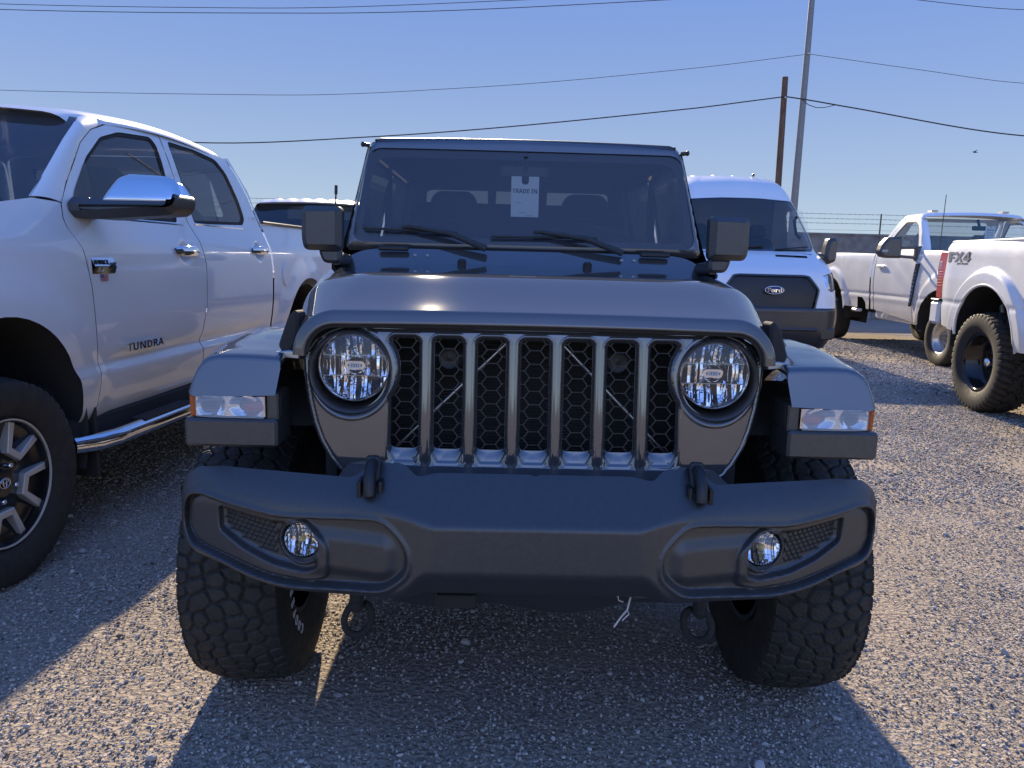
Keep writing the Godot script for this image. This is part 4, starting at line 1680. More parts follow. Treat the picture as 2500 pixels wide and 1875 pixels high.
func tundra() -> void:
	tundra_tab = P2([0.45, 0.90, 0.55, 0.945, 0.62, 0.972, 0.70, 0.990, 0.78, 1.001, 0.83, 0.990, 0.92, 1.003, 1.05, 1.014, 1.2, 1.016, 1.34, 1.011, 1.40, 1.001, 1.44, 0.988, 1.52, 0.962, 1.60, 0.938, 1.8, 0.883, 1.98, 0.823, 2.03, 0.80, 2.07, 0.75])
	var o := thing("white_pickup_truck", "white crew cab pickup with chrome mirror and door handles, parked close on the left", "pickup truck", Vector3(-3.053, 0, -1.116), deg_to_rad(-5.0))
	var shape := func(p: Vector2) -> float:
		var x := tab(p.y, tundra_tab)
		# flares over the wheels
		for w in [Vector2(0.0, 0.50), Vector2(-3.60, 0.52)]:
			var d: float = ((p - w) * Vector2(1.0, 0.95)).length()
			x += 0.022 * sm(0.80, 0.60, d) * sm(0.50, 0.62, p.y)
		# cups behind the handles
		for h in [Vector2(-1.525, 1.362), Vector2(-2.605, 1.378)]:
			x -= 0.022 * sm(1.0, 0.3, ((p - h) / Vector2(0.085, 0.072)).length())
		# the crease low on the doors rises to the rear
		x -= 0.012 * sm(0.05, 0.0, absf(p.y - (0.815 - 0.008 * p.x))) * sm(-0.6, -0.9, p.x) * sm(-2.75, -2.6, p.x)
		return x
	var seam1 := [-0.610, 0.57, -0.645, 0.81, -0.625, 0.99, -0.605, 1.19, -0.565, 1.37, -0.504, 1.455, -0.498, 1.50, -0.524, 1.570]
	var seam2 := [-1.660, 1.533, -1.727, 1.432, -1.762, 1.28, -1.750, 1.05, -1.700, 0.85, -1.712, 0.74, -1.712, 0.585]
	var seam3 := [-2.83, 0.60, -2.822, 0.86, -2.828, 1.049, -2.836, 1.236, -2.815, 1.389, -2.800, 1.47, -2.755, 1.582, -2.690, 1.768, -2.600, 1.915, -2.515, 2.000]
	var fender := P2(arc(Vector2(0.0, 0.56), 0.51, 0.54, 180, 0, 24) + [1.02, 0.60, 1.04, 1.10, 1.00, 1.33, 0.5, 1.465, -0.05, 1.535, -0.33, 1.578, -0.519, 1.572, -0.492, 1.50, -0.499, 1.458, -0.560, 1.372, -0.600, 1.19, -0.620, 0.99, -0.640, 0.81, -0.605, 0.57])
	var door1 := P2(seam1 + [-0.610, 1.665, -0.824, 1.872, -0.953, 1.950, -1.114, 2.000, -1.391, 2.030, -1.654, 2.035] + seam2)
	var win1 := soft(P2([-0.600, 1.525, -0.655, 1.640, -0.820, 1.802, -1.010, 1.925, -1.210, 1.980, -1.545, 2.005, -1.585, 1.960, -1.560, 1.70, -1.540, 1.530]), 0.03, 3)
	var door2 := P2([-1.664, 2.036, -2.20, 2.030, -2.40, 2.010, -2.508, 1.998, -2.593, 1.915, -2.683, 1.768, -2.748, 1.582, -2.793, 1.47, -2.808, 1.389, -2.829, 1.236, -2.821, 1.049, -2.815, 0.86, -2.823, 0.60, -1.719, 0.588, -1.719, 0.74, -1.707, 0.85, -1.757, 1.05, -1.769, 1.28, -1.734, 1.432, -1.667, 1.533])
	var win2 := soft(P2([-1.735, 2.010, -2.067, 2.005, -2.345, 1.978, -2.443, 1.895, -2.514, 1.708, -2.526, 1.600, -2.462, 1.555, -1.745, 1.532, -1.731, 1.866]), 0.03, 3)
	var bed := P2([-2.852, 0.62, -2.842, 0.9, -2.848, 1.1, -2.856, 1.24, -2.838, 1.40, -2.812, 1.50, -2.80, 1.575, -3.6, 1.590, -4.34, 1.595, -4.36, 1.35, -4.37, 0.95, -4.30, 0.66] + arc(Vector2(-3.60, 0.62), 0.53, 0.54, 0, 180, 24).slice(0, 0) + [-4.13, 0.66] + arc(Vector2(-3.60, 0.64), 0.53, 0.53, 180, 0, 24) + [-3.06, 0.62])
	var pillar := P2([-2.525, 1.997, -2.57, 2.03, -2.62, 1.93, -2.725, 1.80, -2.745, 1.70, -2.795, 1.585, -2.80, 1.505, -2.765, 1.582, -2.702, 1.768, -2.612, 1.915])
	for s in [1.0, -1.0]:
		panel(o, "front_fender", M.white, s, shape, fender, [])
		var d1 := panel(o, "front_door", M.white, s, shape, door1, [win1], 0.014)
		var d2 := panel(o, "rear_door", M.white, s, shape, door2, [win2], 0.014)
		panel(o, "bed_side", M.white, s, shape, bed, [])
		panel(o, "rear_pillar", M.white, s, shape, pillar, [])
		for w in [[win1, d1], [win2, d2]]:
			panel(w[1], "window", M.tint, s, shape, w[0], [], 0.05, -0.012, 0.01)
			panel(w[1], "window_seal", M.rubber, s, shape, w[0], [Geometry2D.offset_polygon(w[0], -0.020)[0]], 0.012, -0.006, 0.004)
		var g := G.new()
		g.t = mirrored(s)
		g.box(Vector3(0.958, 1.519, -1.09), Vector3(0.012, 0.016, 1.02), 0.004)
		part("belt_strip", g, M.chrome, d1)
		g = G.new()
		g.t = mirrored(s)
		g.box(Vector3(0.955, 1.530, -2.10), Vector3(0.012, 0.016, 0.72), 0.004)
		part("belt_strip", g, M.chrome, d2)
		for h in [[-1.535, 1.370, d1], [-2.608, 1.386, d2]]:
			g = G.new()
			g.t = mirrored(s)
			g.grid(24, 12, func(a, b):
				var u: float = (a - 0.5) * 2.0
				var an: float = b * TAU
				var k := 1.0 - 0.45 * pow(absf(u), 4.0)
				return Vector3(1.034 - 0.022 * u * u + cos(an) * 0.014 * k, h[1] + sin(an) * 0.030 * k, h[0] + u * 0.138), null, false)
			part("door_handle", g, M.chrome, h[2])
		# windscreen pillar
		g = G.new()
		var dd := [Vector3(s * 0.948, 1.572, -0.520), Vector3(s * 0.918, 1.668, -0.606), Vector3(s * 0.862, 1.874, -0.818), Vector3(s * 0.836, 1.953, -0.947), Vector3(s * 0.81, 2.006, -1.110)]
		var ww := [Vector3(s * 0.922, 1.585, -0.345), Vector3(s * 0.900, 1.665, -0.455), Vector3(s * 0.845, 1.873, -0.715), Vector3(s * 0.81, 1.975, -0.865), Vector3(s * 0.75, 2.035, -0.985)]
		strip_between(g, dd, ww, Vector3(s * 0.012, 0.008, 0.012), 8, s > 0.0)
		part("windscreen_pillar", g, M.white, o)
		# side step
		g = G.new()
		g.t = mirrored(s)
		var pts := []
		for k in 25:
			var z := lerpf(-0.46, -2.95, k / 24.0)
			pts.append(Vector3(1.045 - 0.08 * sm(-0.62, -0.46, z) - 0.08 * sm(-2.8, -2.95, z), 0.470, z))
		g.tube(pts, 0.044, 14)
		var st := part("side_step", g, M.chrome, o)
		for z in [-1.15, -2.25]:
			g = G.new()
			g.t = mirrored(s)
			g.box(Vector3(1.035, 0.512, z), Vector3(0.085, 0.016, 0.50), 0.006)
			part("step_pad", g, M.rubber, st)
		g = G.new()
		g.t = mirrored(s)
		g.box(Vector3(0.86, 0.52, -1.72), Vector3(0.22, 0.13, 2.5), 0.02)
		part("sill", g, M.dark, o)
		# wheel well lining
		for w in [[0.0, 0.51], [-3.60, 0.53]]:
			g = G.new()
			g.t = mirrored(s)
			g.grid(24, 8, func(a, b):
				var an: float = lerpf(-0.12, 1.12, a) * PI
				return Vector3(lerpf(0.60, 1.0, b), 0.56 + sin(an) * 0.56, w[0] - cos(an) * 0.535))
			g.box(Vector3(0.60, 0.75, w[0]), Vector3(0.03, 0.8, 1.1))
			part("wheel_liner", g, M.liner, o)
		g = G.new()
		g.t = mirrored(s)
		g.box(Vector3(0.90, 0.46, -0.60), Vector3(0.20, 0.34, 0.02), 0.006)
		part("mud_flap", g, M.rubber, o)
		# mirror: chrome cap over a dark shell on a dark foot
		g = G.new()
		g.t = mirrored(s)
		var cap := soft(P2([1.085, 1.575, 1.442, 1.575, 1.455, 1.620, 1.412, 1.688, 1.36, 1.708, 1.175, 1.716, 1.135, 1.702]), 0.03, 4)
		g.grid(50, 24, func(a, b):
			var p := Vector2(lerpf(1.07, 1.47, a), lerpf(1.565, 1.725, b))
			var e := clampf(-sdp(p, cap) / 0.035, 0.0, 1.0)
			return Vector3(p.x, p.y, -0.560 - 0.38 * (p.y - 1.575) - 2.2 * pow(p.y - 1.575, 2.0) - 0.035 * (1.0 - sqrt(1.0 - pow(1.0 - e, 2.0) * 0.98)) - 0.25 * pow(maxf(p.x - 1.25, 0.0), 2.0)), func(a, b): return sdp(Vector2(lerpf(1.07, 1.47, a), lerpf(1.565, 1.725, b)), cap), false)
		g.prism(Geometry2D.offset_polygon(cap, -0.012)[0], -0.74, -0.69, 0.02)
		var mr := part("mirror", g, M.chrome, o)
		g = G.new()
		g.t = mirrored(s)
		g.prism(soft(P2([0.985, 1.510, 1.08, 1.505, 1.42, 1.530, 1.452, 1.56, 1.459, 1.612, 1.428, 1.628, 1.418, 1.602, 1.0, 1.600, 0.97, 1.58]), 0.018, 3), -0.745, -0.548, 0.04)
		part("mirror_shell", g, M.plastic, mr)
		g = G.new()
		g.t = mirrored(s)
		g.box(Vector3(1.0, 1.555, -0.63), Vector3(0.14, 0.09, 0.16), 0.03)
		part("mirror_foot", g, M.plastic, mr)
		panel(mr, "mirror_base", M.plastic, s, shape, soft(P2([-0.590, 1.508, -0.590, 1.565, -0.650, 1.640, -0.805, 1.790, -0.775, 1.62, -0.755, 1.508]), 0.015, 2), [], 0.012, 0.004)
		g = G.new()
		g.t = mirrored(s)
		g.prism(soft(P2([1.13, 1.54, 1.42, 1.55, 1.42, 1.62, 1.38, 1.68, 1.15, 1.695]), 0.02, 3), -0.75, -0.747)
		part("mirror_glass", g, M.chrome, mr)
		# tail lamp
		g = G.new()
		g.t = mirrored(s) * side_view(0.0)
		g.prism(soft(P2([-4.25, 1.12, -4.39, 1.12, -4.38, 1.48, -4.24, 1.48, -4.22, 1.30]), 0.02, 3), -1.01, -0.85, 0.012)
		part("tail_lamp", g, M.red, o)
		g = G.new()
		g.t = mirrored(s)
		g.box(Vector3(0.72, 1.12, 1.0), Vector3(0.42, 0.22, 0.12), 0.04)
		part("headlamp", g, M.lens_milky, o)
	# fuel flap seam: a shallow lid
	var lid := G.new()
	lid.t = side_view(0.0)
	lid.prism(P2(arc(Vector2(-3.10, 1.205), 0.075, 0.088, 0, 360, 32).slice(0, 64)), -1.026, -1.010, 0.003)
	part("fuel_lid", lid, M.white, o)
	# glass, roof, bonnet
	var g := G.new()
	var wsc := func(a: float, b: float) -> Vector3:
		var u := (a - 0.5) * 2.0
		var w := lerpf(0.935, 0.805, b)
		return Vector3(u * w, lerpf(1.555, 2.00, b) + 0.035 * (1.0 - u * u), lerpf(-0.31, -0.90, b) + 0.20 * (1.0 - u * u) * (1.0 - 0.35 * b))
	g.grid(24, 12, wsc)
	part("windscreen", g, M.tint, o)
	g = G.new()
	g.grid(40, 60, func(a, b):
		var u: float = (a - 0.5) * 2.0
		var z: float = lerpf(-0.86 + 0.17 * (1.0 - u * u), -2.575, b)
		var th: float = clampf((absf(u) - 0.80) / 0.2, 0.0, 1.0) * PI * 0.5
		var hw: float = lerpf(0.785, 0.815, sm(0.0, 0.15, b))
		var x: float = minf(absf(u) / 0.80, 1.0) * (hw - 0.09) + sin(th) * 0.09
		var y: float = 2.022 + 0.028 * (1.0 - u * u) + 0.055 * sin(clampf(b, 0.0, 1.0) * PI) - (1.0 - cos(th)) * 0.045
		y -= 0.022 * pow(1.0 - minf(b / 0.10, 1.0), 2.0)
		y -= 0.03 * sm(0.9, 1.0, b)
		return Vector3(signf(u) * x, y, z))
	part("roof", g, M.white, o)
	g = G.new()
	g.grid(30, 10, func(a, b):
		var u: float = (a - 0.5) * 2.0
		return Vector3(u * lerpf(0.80, 0.93, b), lerpf(2.015, 1.48, b), lerpf(-2.575, -2.80, b)), func(a, b): return -sdbox(Vector2((a - 0.5) * 1.6, b), Vector2(0, 0.48), Vector2(0.62, 0.30), 0.05))
	part("cab_back", g, M.white, o)
	g = G.new()
	g.grid(4, 4, func(a, b): return Vector3((a - 0.5) * 1.3, lerpf(1.92, 1.56, b), lerpf(-2.60, -2.745, b)))
	part("rear_window", g, M.tint, o)
	g = G.new()
	g.grid(40, 30, func(a, b):
		var u: float = (a - 0.5) * 2.0
		var z: float = lerpf(1.02, -0.30, b) + 0.14 * (1.0 - u * u) * sm(0.0, 1.0, 1.0 - b * 0.3)
		var y: float = lerpf(1.335, 1.548, pow(b, 0.8)) + 0.05 * (1.0 - pow(absf(u), 3.0)) - 0.03 * pow(absf(u), 6.0)
		return Vector3(u * lerpf(0.90, 0.925, b), y - 0.10 * pow(1.0 - minf(b / 0.12, 1.0), 2.0), z))
	part("bonnet", g, M.white, o)
	g = G.new()
	g.box(Vector3(0, 0.62, 1.10), Vector3(1.96, 0.30, 0.20), 0.06)
	part("front_bumper", g, M.chrome, o)
	g = G.new()
	g.box(Vector3(0, 1.04, 1.06), Vector3(1.0, 0.46, 0.10), 0.03)
	part("grille", g, M.gloss_black, o)
	g = G.new()
	g.box(Vector3(0, 1.2, -3.6), Vector3(1.86, 0.04, 1.5))
	g.box(Vector3(0, 1.2, -4.33), Vector3(1.86, 0.72, 0.04), 0.01)
	g.box(Vector3(0, 1.28, -2.83), Vector3(1.86, 0.56, 0.03), 0.01)
	part("cargo_bed", g, M.white, o)
	for s in [1.0, -1.0]:
		g = G.new()
		g.t = mirrored(s)
		g.box(Vector3(0.915, 1.590, -3.57), Vector3(0.10, 0.02, 1.54), 0.006)
		part("bed_rail", g, M.plastic, o)
	g = G.new()
	g.box(Vector3(0, 0.72, -4.42), Vector3(1.9, 0.22, 0.16), 0.04)
	part("rear_bumper", g, M.chrome, o)
	g = G.new()
	g.box(Vector3(0, 0.66, -1.65), Vector3(1.7, 0.18, 5.0), 0.02)
	g.box(Vector3(0, 1.0, 0.20), Vector3(1.2, 0.5, 1.2), 0.02)
	part("chassis", g, M.dark, o)
	g = G.new()
	g.box(Vector3(0, 1.40, -0.50), Vector3(1.7, 0.2, 0.4), 0.05)
	part("dashboard", g, M.seat, o)
	for x in [-0.42, 0.42]:
		for z in [-1.65, -2.45]:
			g = G.new()
			g.box(Vector3(x, 1.32, z), Vector3(0.52, 0.70, 0.18), 0.08, Basis(Vector3.RIGHT, -0.15))
			g.box(Vector3(x, 1.76, z - 0.05), Vector3(0.28, 0.18, 0.12), 0.05)
			part("seat", g, M.seat_grey, o)
	# lettering on the driver's side
	var right := Vector3(0, 0, -1)
	lettered(o, "name_badge", text("TUNDRA", 0.036, 0.012), M.chrome, Vector3(1.022, 0.884, -1.02), right, Vector3(0.0, 1, 0), Vector3(1.75, 1.05, 1))
	g = G.new()
	g.t = side_view(0.0)
	g.prism(soft(P2([-0.605, 1.258, -0.785, 1.258, -0.772, 1.328, -0.600, 1.328]), 0.004, 2), -1.020, -1.000, 0.001)
	g.t = Transform3D.IDENTITY
	g.poly([Vector3(1.020, 1.256, -0.605), Vector3(1.020, 1.256, -0.787), Vector3(1.036, 1.292, -0.780), Vector3(1.036, 1.292, -0.603)], Vector3(1.0, 1.29, -0.69))
	g.poly([Vector3(1.020, 1.330, -0.599), Vector3(1.020, 1.330, -0.773), Vector3(1.036, 1.292, -0.780), Vector3(1.036, 1.292, -0.603)], Vector3(1.0, 1.29, -0.69))
	var bd := part("engine_badge", g, M.chrome, o)
	lettered(bd, "lettering", text("iFORCE", 0.018, 0.002), M.ink, Vector3(1.0310, 1.310, -0.665), right, Vector3(-0.42, 1, 0), Vector3(1.35, 1.2, 1))
	lettered(bd, "lettering", text("5.7L", 0.018, 0.002, "Droid Sans", 700, true), M.silver, Vector3(1.0300, 1.274, -0.675), right, Vector3(0.42, 1, 0), Vector3(1.6, 1.2, 1))
	lettered(bd, "lettering", text("V8", 0.026, 0.002), M.ink, Vector3(1.0370, 1.292, -0.748), right, Vector3.UP, Vector3(1.2, 1.3, 1))
	g = G.new()
	for k in 7:
		g.box(Vector3(1.0185, 1.222 + k * 0.0046, -0.70), Vector3(0.001, 0.0024, 0.062))
	var fl := part("flag_sticker", g, M.flag_red, o)
	g = G.new()
	g.box(Vector3(1.0187, 1.244, -0.682), Vector3(0.0012, 0.016, 0.024))
	part("flag_canton", g, M.flag_blue, fl)
	lettered(o, "trim_badge", text("LIMITED", 0.020, 0.004), M.chrome, Vector3(0.945, 1.615, -2.655), right, Vector3(-0.28, 1, 0), Vector3(1.0, 1, 1))
	# wheels
	var ty: Mesh = tyre_mesh(0.432, 0.285, 0.268, 9, 0, 56).mesh()
	g = G.new()
	g.t = axle_x()
	g.lathe([Vector2(0.25, -0.12), Vector2(0.27, -0.12), Vector2(0.27, -0.105), Vector2(0.25, -0.10)], 48)
	g.lathe([Vector2(0.0, 0.105), Vector2(0.055, 0.105), Vector2(0.06, 0.085), Vector2(0.12, 0.080), Vector2(0.16, 0.068), Vector2(0.245, 0.09), Vector2(0.25, 0.118), Vector2(0.262, 0.124), Vector2(0.272, 0.120), Vector2(0.27, 0.10)], 64)
	var rm: Mesh = g.mesh()
	var face := Transform3D(Basis(Vector3(0, 0, -1), Vector3(0, 1, 0), Vector3(1, 0, 0)), Vector3.ZERO)
	var frames := []
	for k in 5:
		g = G.new()
		g.t = face
		var a0 := deg_to_rad(55.0 + 72.0 * k)
		var pts := PackedVector2Array()
		for q in [[0.252, -0.36], [0.252, 0.36], [0.124, 0.33], [0.114, -0.33]]:
			pass
		var left_out := Vector2.from_angle(a0 + 0.40) * 0.250
		var left_in := Vector2.from_angle(a0 + 0.36) * 0.122
		var right_in := Vector2.from_angle(a0 - 0.36) * 0.122
		var right_out := Vector2.from_angle(a0 - 0.40) * 0.250
		var left_out2 := Vector2.from_angle(a0 + 0.27) * 0.250
		var left_in2 := Vector2.from_angle(a0 + 0.20) * 0.146
		var right_in2 := Vector2.from_angle(a0 - 0.20) * 0.146
		var right_out2 := Vector2.from_angle(a0 - 0.27) * 0.250
		pts.append_array(PackedVector2Array([left_out, left_in, right_in, right_out, right_out2, right_in2, left_in2, left_out2]))
		g.prism(pts, 0.06, 0.108, 0.003)
		frames.append(g.mesh())
	g = G.new()
	g.t = axle_x()
	g.lathe([Vector2(0.254, 0.115), Vector2(0.256, 0.126), Vector2(0.262, 0.127), Vector2(0.264, 0.115)], 64)
	var ringm: Mesh = g.mesh()
	var nuts := []
	for k in 5:
		g = G.new()
		var a := deg_to_rad(20.0 + 72.0 * k)
		g.t = axle_x() * Transform3D(Basis.IDENTITY, Vector3(cos(a) * 0.078, 0.08, sin(a) * 0.078))
		g.lathe([Vector2(0.011, 0.0), Vector2(0.011, 0.025), Vector2(0.006, 0.03), Vector2(0.0, 0.03)], 8)
		nuts.append(g.mesh())
	g = G.new()
	for e in [[0.030, 0.021, 0.0, 0.0], [0.010, 0.019, 0.0, 0.0], [0.021, 0.008, 0.0, 0.008]]:
		var ring := []
		for k in 28:
			var a := TAU * k / 28
			ring.append(Vector3(0.109, sin(a) * e[1] + e[3], cos(a) * e[0] + e[2]))
		g.tube(ring, 0.0024, 6, -1.0, true)
	var logo: Mesh = g.mesh()
	for z in [0.0, -3.60]:
		for s in [1.0, -1.0]:
			var w := wheel(o, Vector3(s * 0.872, 0.428, z), s, ty, rm, M.gloss_black)
			for q in frames:
				part("spoke_frame", q, M.machined, w)
			part("rim_edge", ringm, M.machined, w)
			for q in nuts:
				part("lug_nut", q, M.chrome, w)
			part("hub_emblem", logo, M.chrome, w)

# ---------- the white van behind on the right; origin on the ground under its nose, z forwards ----------
func van_at(u: float, y: float, grow := 0.0) -> Vector3:
	var z0 := tab(y, P2([0.22, -0.16, 0.32, -0.06, 0.50, 0.0, 0.76, 0.0, 0.80, -0.03, 1.0, -0.07, 1.20, -0.14, 1.30, -0.24, 1.42, -0.48, 1.52, -0.74, 1.60, -0.98, 1.80, -1.20, 2.10, -1.54, 2.41, -1.90, 2.54, -2.04, 2.66, -2.20, 2.76, -2.40, 2.83, -2.64, 2.87, -2.93, 2.895, -3.5]))
	var hw := tab(y, P2([0.22, 0.95, 0.5, 1.01, 0.8, 1.025, 1.3, 1.03, 1.6, 1.035, 2.0, 1.005, 2.4, 0.945, 2.64, 0.885, 2.76, 0.82, 2.83, 0.73, 2.87, 0.55, 2.89, 0.30, 2.895, 0.05])) + grow
	var r := minf(tab(y, P2([0.2, 0.26, 0.8, 0.30, 1.3, 0.34, 1.6, 0.30, 2.4, 0.28, 2.7, 0.3])), hw * 0.6)
	var a := absf(u)
	var x: float
	var z: float
	if a < 0.5:
		x = (hw - r) * a / 0.5
		z = z0 - 0.09 * pow(x / (hw - r), 2.0) * sm(0.0, 0.3, hw - r) + grow
	elif a < 0.75:
		var t := (a - 0.5) / 0.25 * PI * 0.5
		x = hw - r + sin(t) * r
		z = z0 - 0.09 - (1.0 - cos(t)) * r * 1.25 + grow
	else:
		x = hw
		z = lerpf(z0 - 0.09 - r * 1.25 + grow, -6.0, (a - 0.75) / 0.25)
	return Vector3(signf(u) * x, y, z)

func transit() -> void:
	van_tyre = tyre_mesh(0.36, 0.235, 0.21, 8, 0, 40).mesh()
	van_rim = rim_mesh(0.205, 0.2, 0.06, 5, 6).mesh()
	M.van_glass = pane(Color(0.03, 0.045, 0.05), 0.30)
	var o := thing("cargo_van", "white high roofed cargo van with black grille panel behind the grey vehicle", "van", Vector3(3.70, 0, -8.70))
	var yy := func(b: float) -> float: return 0.22 + 2.44 * b / 0.86 if b < 0.86 else 2.66 + 0.235 * sin((b - 0.86) / 0.14 * PI * 0.5)
	var mir := func(h: Array) -> PackedVector2Array:
		var q := P2(h)
		for i in range(q.size() - 1, -1, -1):
			q.append(Vector2(-q[i].x, q[i].y))
		return q
	var shield: PackedVector2Array = soft(mir.call([0.30, 1.580, 0.88, 1.588, 0.975, 1.640, 0.955, 1.90, 0.908, 2.28, 0.865, 2.395, 0.30, 2.425]), 0.03, 3)
	var front: PackedVector2Array = soft(mir.call([0.45, 0.738, 0.52, 0.742, 0.598, 0.80, 0.662, 1.05, 0.53, 1.225, 0.45, 1.238]), 0.02, 3)
	var lamps := []
	for s in [1.0, -1.0]:
		var q := P2([0.735, 1.225, 0.80, 1.262, 0.985, 1.300, 1.01, 1.16, 0.985, 1.05, 0.86, 1.018, 0.80, 1.06])
		for i in q.size():
			q[i].x *= s
		lamps.append(soft(q, 0.03, 3))
	var vents := []
	for q in [[0.20, 1.498, 0.70, 1.490, 0.72, 1.522, 0.23, 1.530], [-0.20, 1.498, -0.70, 1.490, -0.72, 1.522, -0.23, 1.530]]:
		vents.append(P2(q))
	var front_only := func(p: Vector3, u: float, a: PackedVector2Array) -> float: return sdp(Vector2(p.x, p.y), a) if absf(u) < 0.9 else 1.0
	var side_win := func(p: Vector3) -> float: return sdp(Vector2(p.z, p.y), soft(P2([-1.42, 1.62, -1.62, 2.02, -1.86, 2.26, -2.52, 2.26, -2.52, 1.62]), 0.05, 3))
	var g := G.new()
	g.grid(260, 170, func(a, b): return van_at((a - 0.5) * 2.0, yy.call(b)), func(a, b):
		var u: float = (a - 0.5) * 2.0
		var p := van_at(u, yy.call(b))
		var m: float = 0.795 - p.y if p.z > -0.85 else 0.40 - p.y
		for q in [shield, front, lamps[0], lamps[1], vents[0], vents[1]]:
			m = maxf(m, -front_only.call(p, u, q))
		if absf(u) > 0.72:
			m = maxf(m, -side_win.call(p))
			m = maxf(m, 0.43 - Vector2(p.z + 1.05, p.y - 0.40).length())
		m = maxf(m, 0.004 - absf(p.y - (1.235 + 0.02 * absf(p.x))) if absf(p.x) > 0.55 and absf(p.x) < 0.78 and p.z > -0.6 else -1.0)
		return m)
	var body := part("body", g, M.white, o)
	g = G.new()
	g.grid(160, 40, func(a, b): return van_at((a - 0.5) * 1.72, lerpf(0.22, 0.80, b), -0.006), func(a, b):
		var p := van_at((a - 0.5) * 1.72, lerpf(0.22, 0.80, b))
		return maxf(p.y - 0.788, maxf(-0.85 - p.z, 0.43 - Vector2(p.z + 1.05, p.y - 0.40).length() if absf(p.x) > 0.8 else -1.0)))
	g.box(Vector3(0, 0.50, -0.04), Vector3(1.3, 0.05, 0.09), 0.02)
	for s in [1.0, -1.0]:
		g.prism(soft(P2([s * 0.72, 0.34, s * 0.92, 0.36, s * 0.93, 0.52, s * 0.70, 0.50]), 0.04, 3), -0.22, -0.10 , 0.02)
	part("bumper", g, M.plastic, o)
	g = G.new()
	g.grid(70, 40, func(a, b): return van_at((a - 0.5) * 1.0, lerpf(0.70, 1.26, b), -0.02) + Vector3(0, 0, 0.006 * sin(b * 120.0)), func(a, b):
		var p := van_at((a - 0.5) * 1.0, lerpf(0.70, 1.26, b))
		return sdp(Vector2(p.x, p.y), front) + 0.004)
	part("grille", g, M.black, o)
	g = G.new()
	g.grid(90, 60, func(a, b): return van_at((a - 0.5) * 1.0, lerpf(0.70, 1.26, b), 0.006), func(a, b):
		var p := van_at((a - 0.5) * 1.0, lerpf(0.70, 1.26, b))
		return absf(sdp(Vector2(p.x, p.y), front) - 0.002) - 0.012)
	part("grille_frame", g, M.plastic, o)
	g = G.new()
	g.grid(60, 30, func(a, b): return van_at((a - 0.5) * 1.5, lerpf(1.55, 2.45, b), -0.008), func(a, b):
		var p := van_at((a - 0.5) * 1.5, lerpf(1.55, 2.45, b))
		return sdp(Vector2(p.x, p.y), shield) - 0.004)
	part("windscreen", g, M.van_glass, o)
	g = G.new()
	g.grid(150, 90, func(a, b): return van_at((a - 0.5) * 1.5, lerpf(1.55, 2.45, b), -0.012), func(a, b):
		var p := van_at((a - 0.5) * 1.5, lerpf(1.55, 2.45, b))
		return absf(sdp(Vector2(p.x, p.y), shield) + 0.012) - 0.016)
	part("windscreen_border", g, M.black, o)
	for k in 2:
		g = G.new()
		g.grid(50, 60, func(a, b): return van_at((0.30 + a * 0.50) * (1.0 if k == 0 else -1.0), lerpf(0.99, 1.32, b), -0.01), func(a, b):
			var p := van_at((0.30 + a * 0.50) * (1.0 if k == 0 else -1.0), lerpf(0.99, 1.32, b))
			return sdp(Vector2(p.x, p.y), lamps[k]) - 0.003, k == 1)
		var hl := part("headlamp", g, M.lens, o)
		g = G.new()
		g.grid(20, 14, func(a, b):
			var p := van_at((0.36 + a * 0.34) * (1.0 if k == 0 else -1.0), lerpf(1.06, 1.28, b), -0.035)
			return p + Vector3(0, 0, -0.05 * absf(sin(a * 9.0)) * sin(b * PI)), func(a, b):
			var p := van_at((0.36 + a * 0.34) * (1.0 if k == 0 else -1.0), lerpf(1.06, 1.28, b))
			return sdp(Vector2(p.x, p.y), lamps[k]) + 0.012, k == 1)
		part("reflector", g, M.reflector, hl)
		g = G.new()
		g.grid(40, 50, func(a, b): return van_at((0.28 + a * 0.54) * (1.0 if k == 0 else -1.0), lerpf(0.98, 1.33, b), -0.06), func(a, b):
			var p := van_at((0.28 + a * 0.54) * (1.0 if k == 0 else -1.0), lerpf(0.98, 1.33, b))
			return sdp(Vector2(p.x, p.y), lamps[k]) - 0.006, k == 1)
		part("headlamp_housing", g, M.black, hl)
		g = G.new()
		g.grid(30, 8, func(a, b): return van_at((0.06 + a * 0.32) * (1.0 if k == 0 else -1.0), lerpf(1.48, 1.54, b), -0.03), null, k == 1)
		part("bonnet_vent", g, M.black, body)
		var s := 1.0 if k == 0 else -1.0
		g = G.new()
		g.t = mirrored(s)
		g.prism(soft(P2([1.20, 1.40, 1.33, 1.46, 1.345, 1.72, 1.32, 1.805, 1.20, 1.805, 1.165, 1.70, 1.14, 1.50]), 0.04, 4), -1.38, -1.20, 0.05)
		g.tube([Vector3(0.95, 1.55, -1.30), Vector3(1.22, 1.50, -1.30)], 0.05, 10)
		part("mirror", g, M.plastic, o)
		g = G.new()
		g.grid(40, 30, func(a, b): return van_at(s * 1.0, lerpf(1.60, 2.28, b), -0.01) * Vector3(1, 1, 0) + Vector3(0, 0, lerpf(-1.40, -2.54, a)), func(a, b): return side_win.call(Vector3(0, lerpf(1.60, 2.28, b), lerpf(-1.40, -2.54, a))) - 0.006, k == 0)
		part("side_window", g, M.glass, o)
		# grab bar seen against the side window
		g = G.new()
		g.tube([Vector3(s * 0.86, 2.14, -1.72), Vector3(s * 0.82, 2.08, -1.73), Vector3(s * 0.83, 1.86, -1.62), Vector3(s * 0.88, 1.80, -1.58)], 0.022, 8)
		part("grab_handle", g, M.seat, o)
		for z in [-1.05, -4.8]:
			wheel(o, Vector3(s * 0.88, 0.36, z), s, van_tyre, van_rim, M.steel)
		g = G.new()
		g.t = mirrored(s)
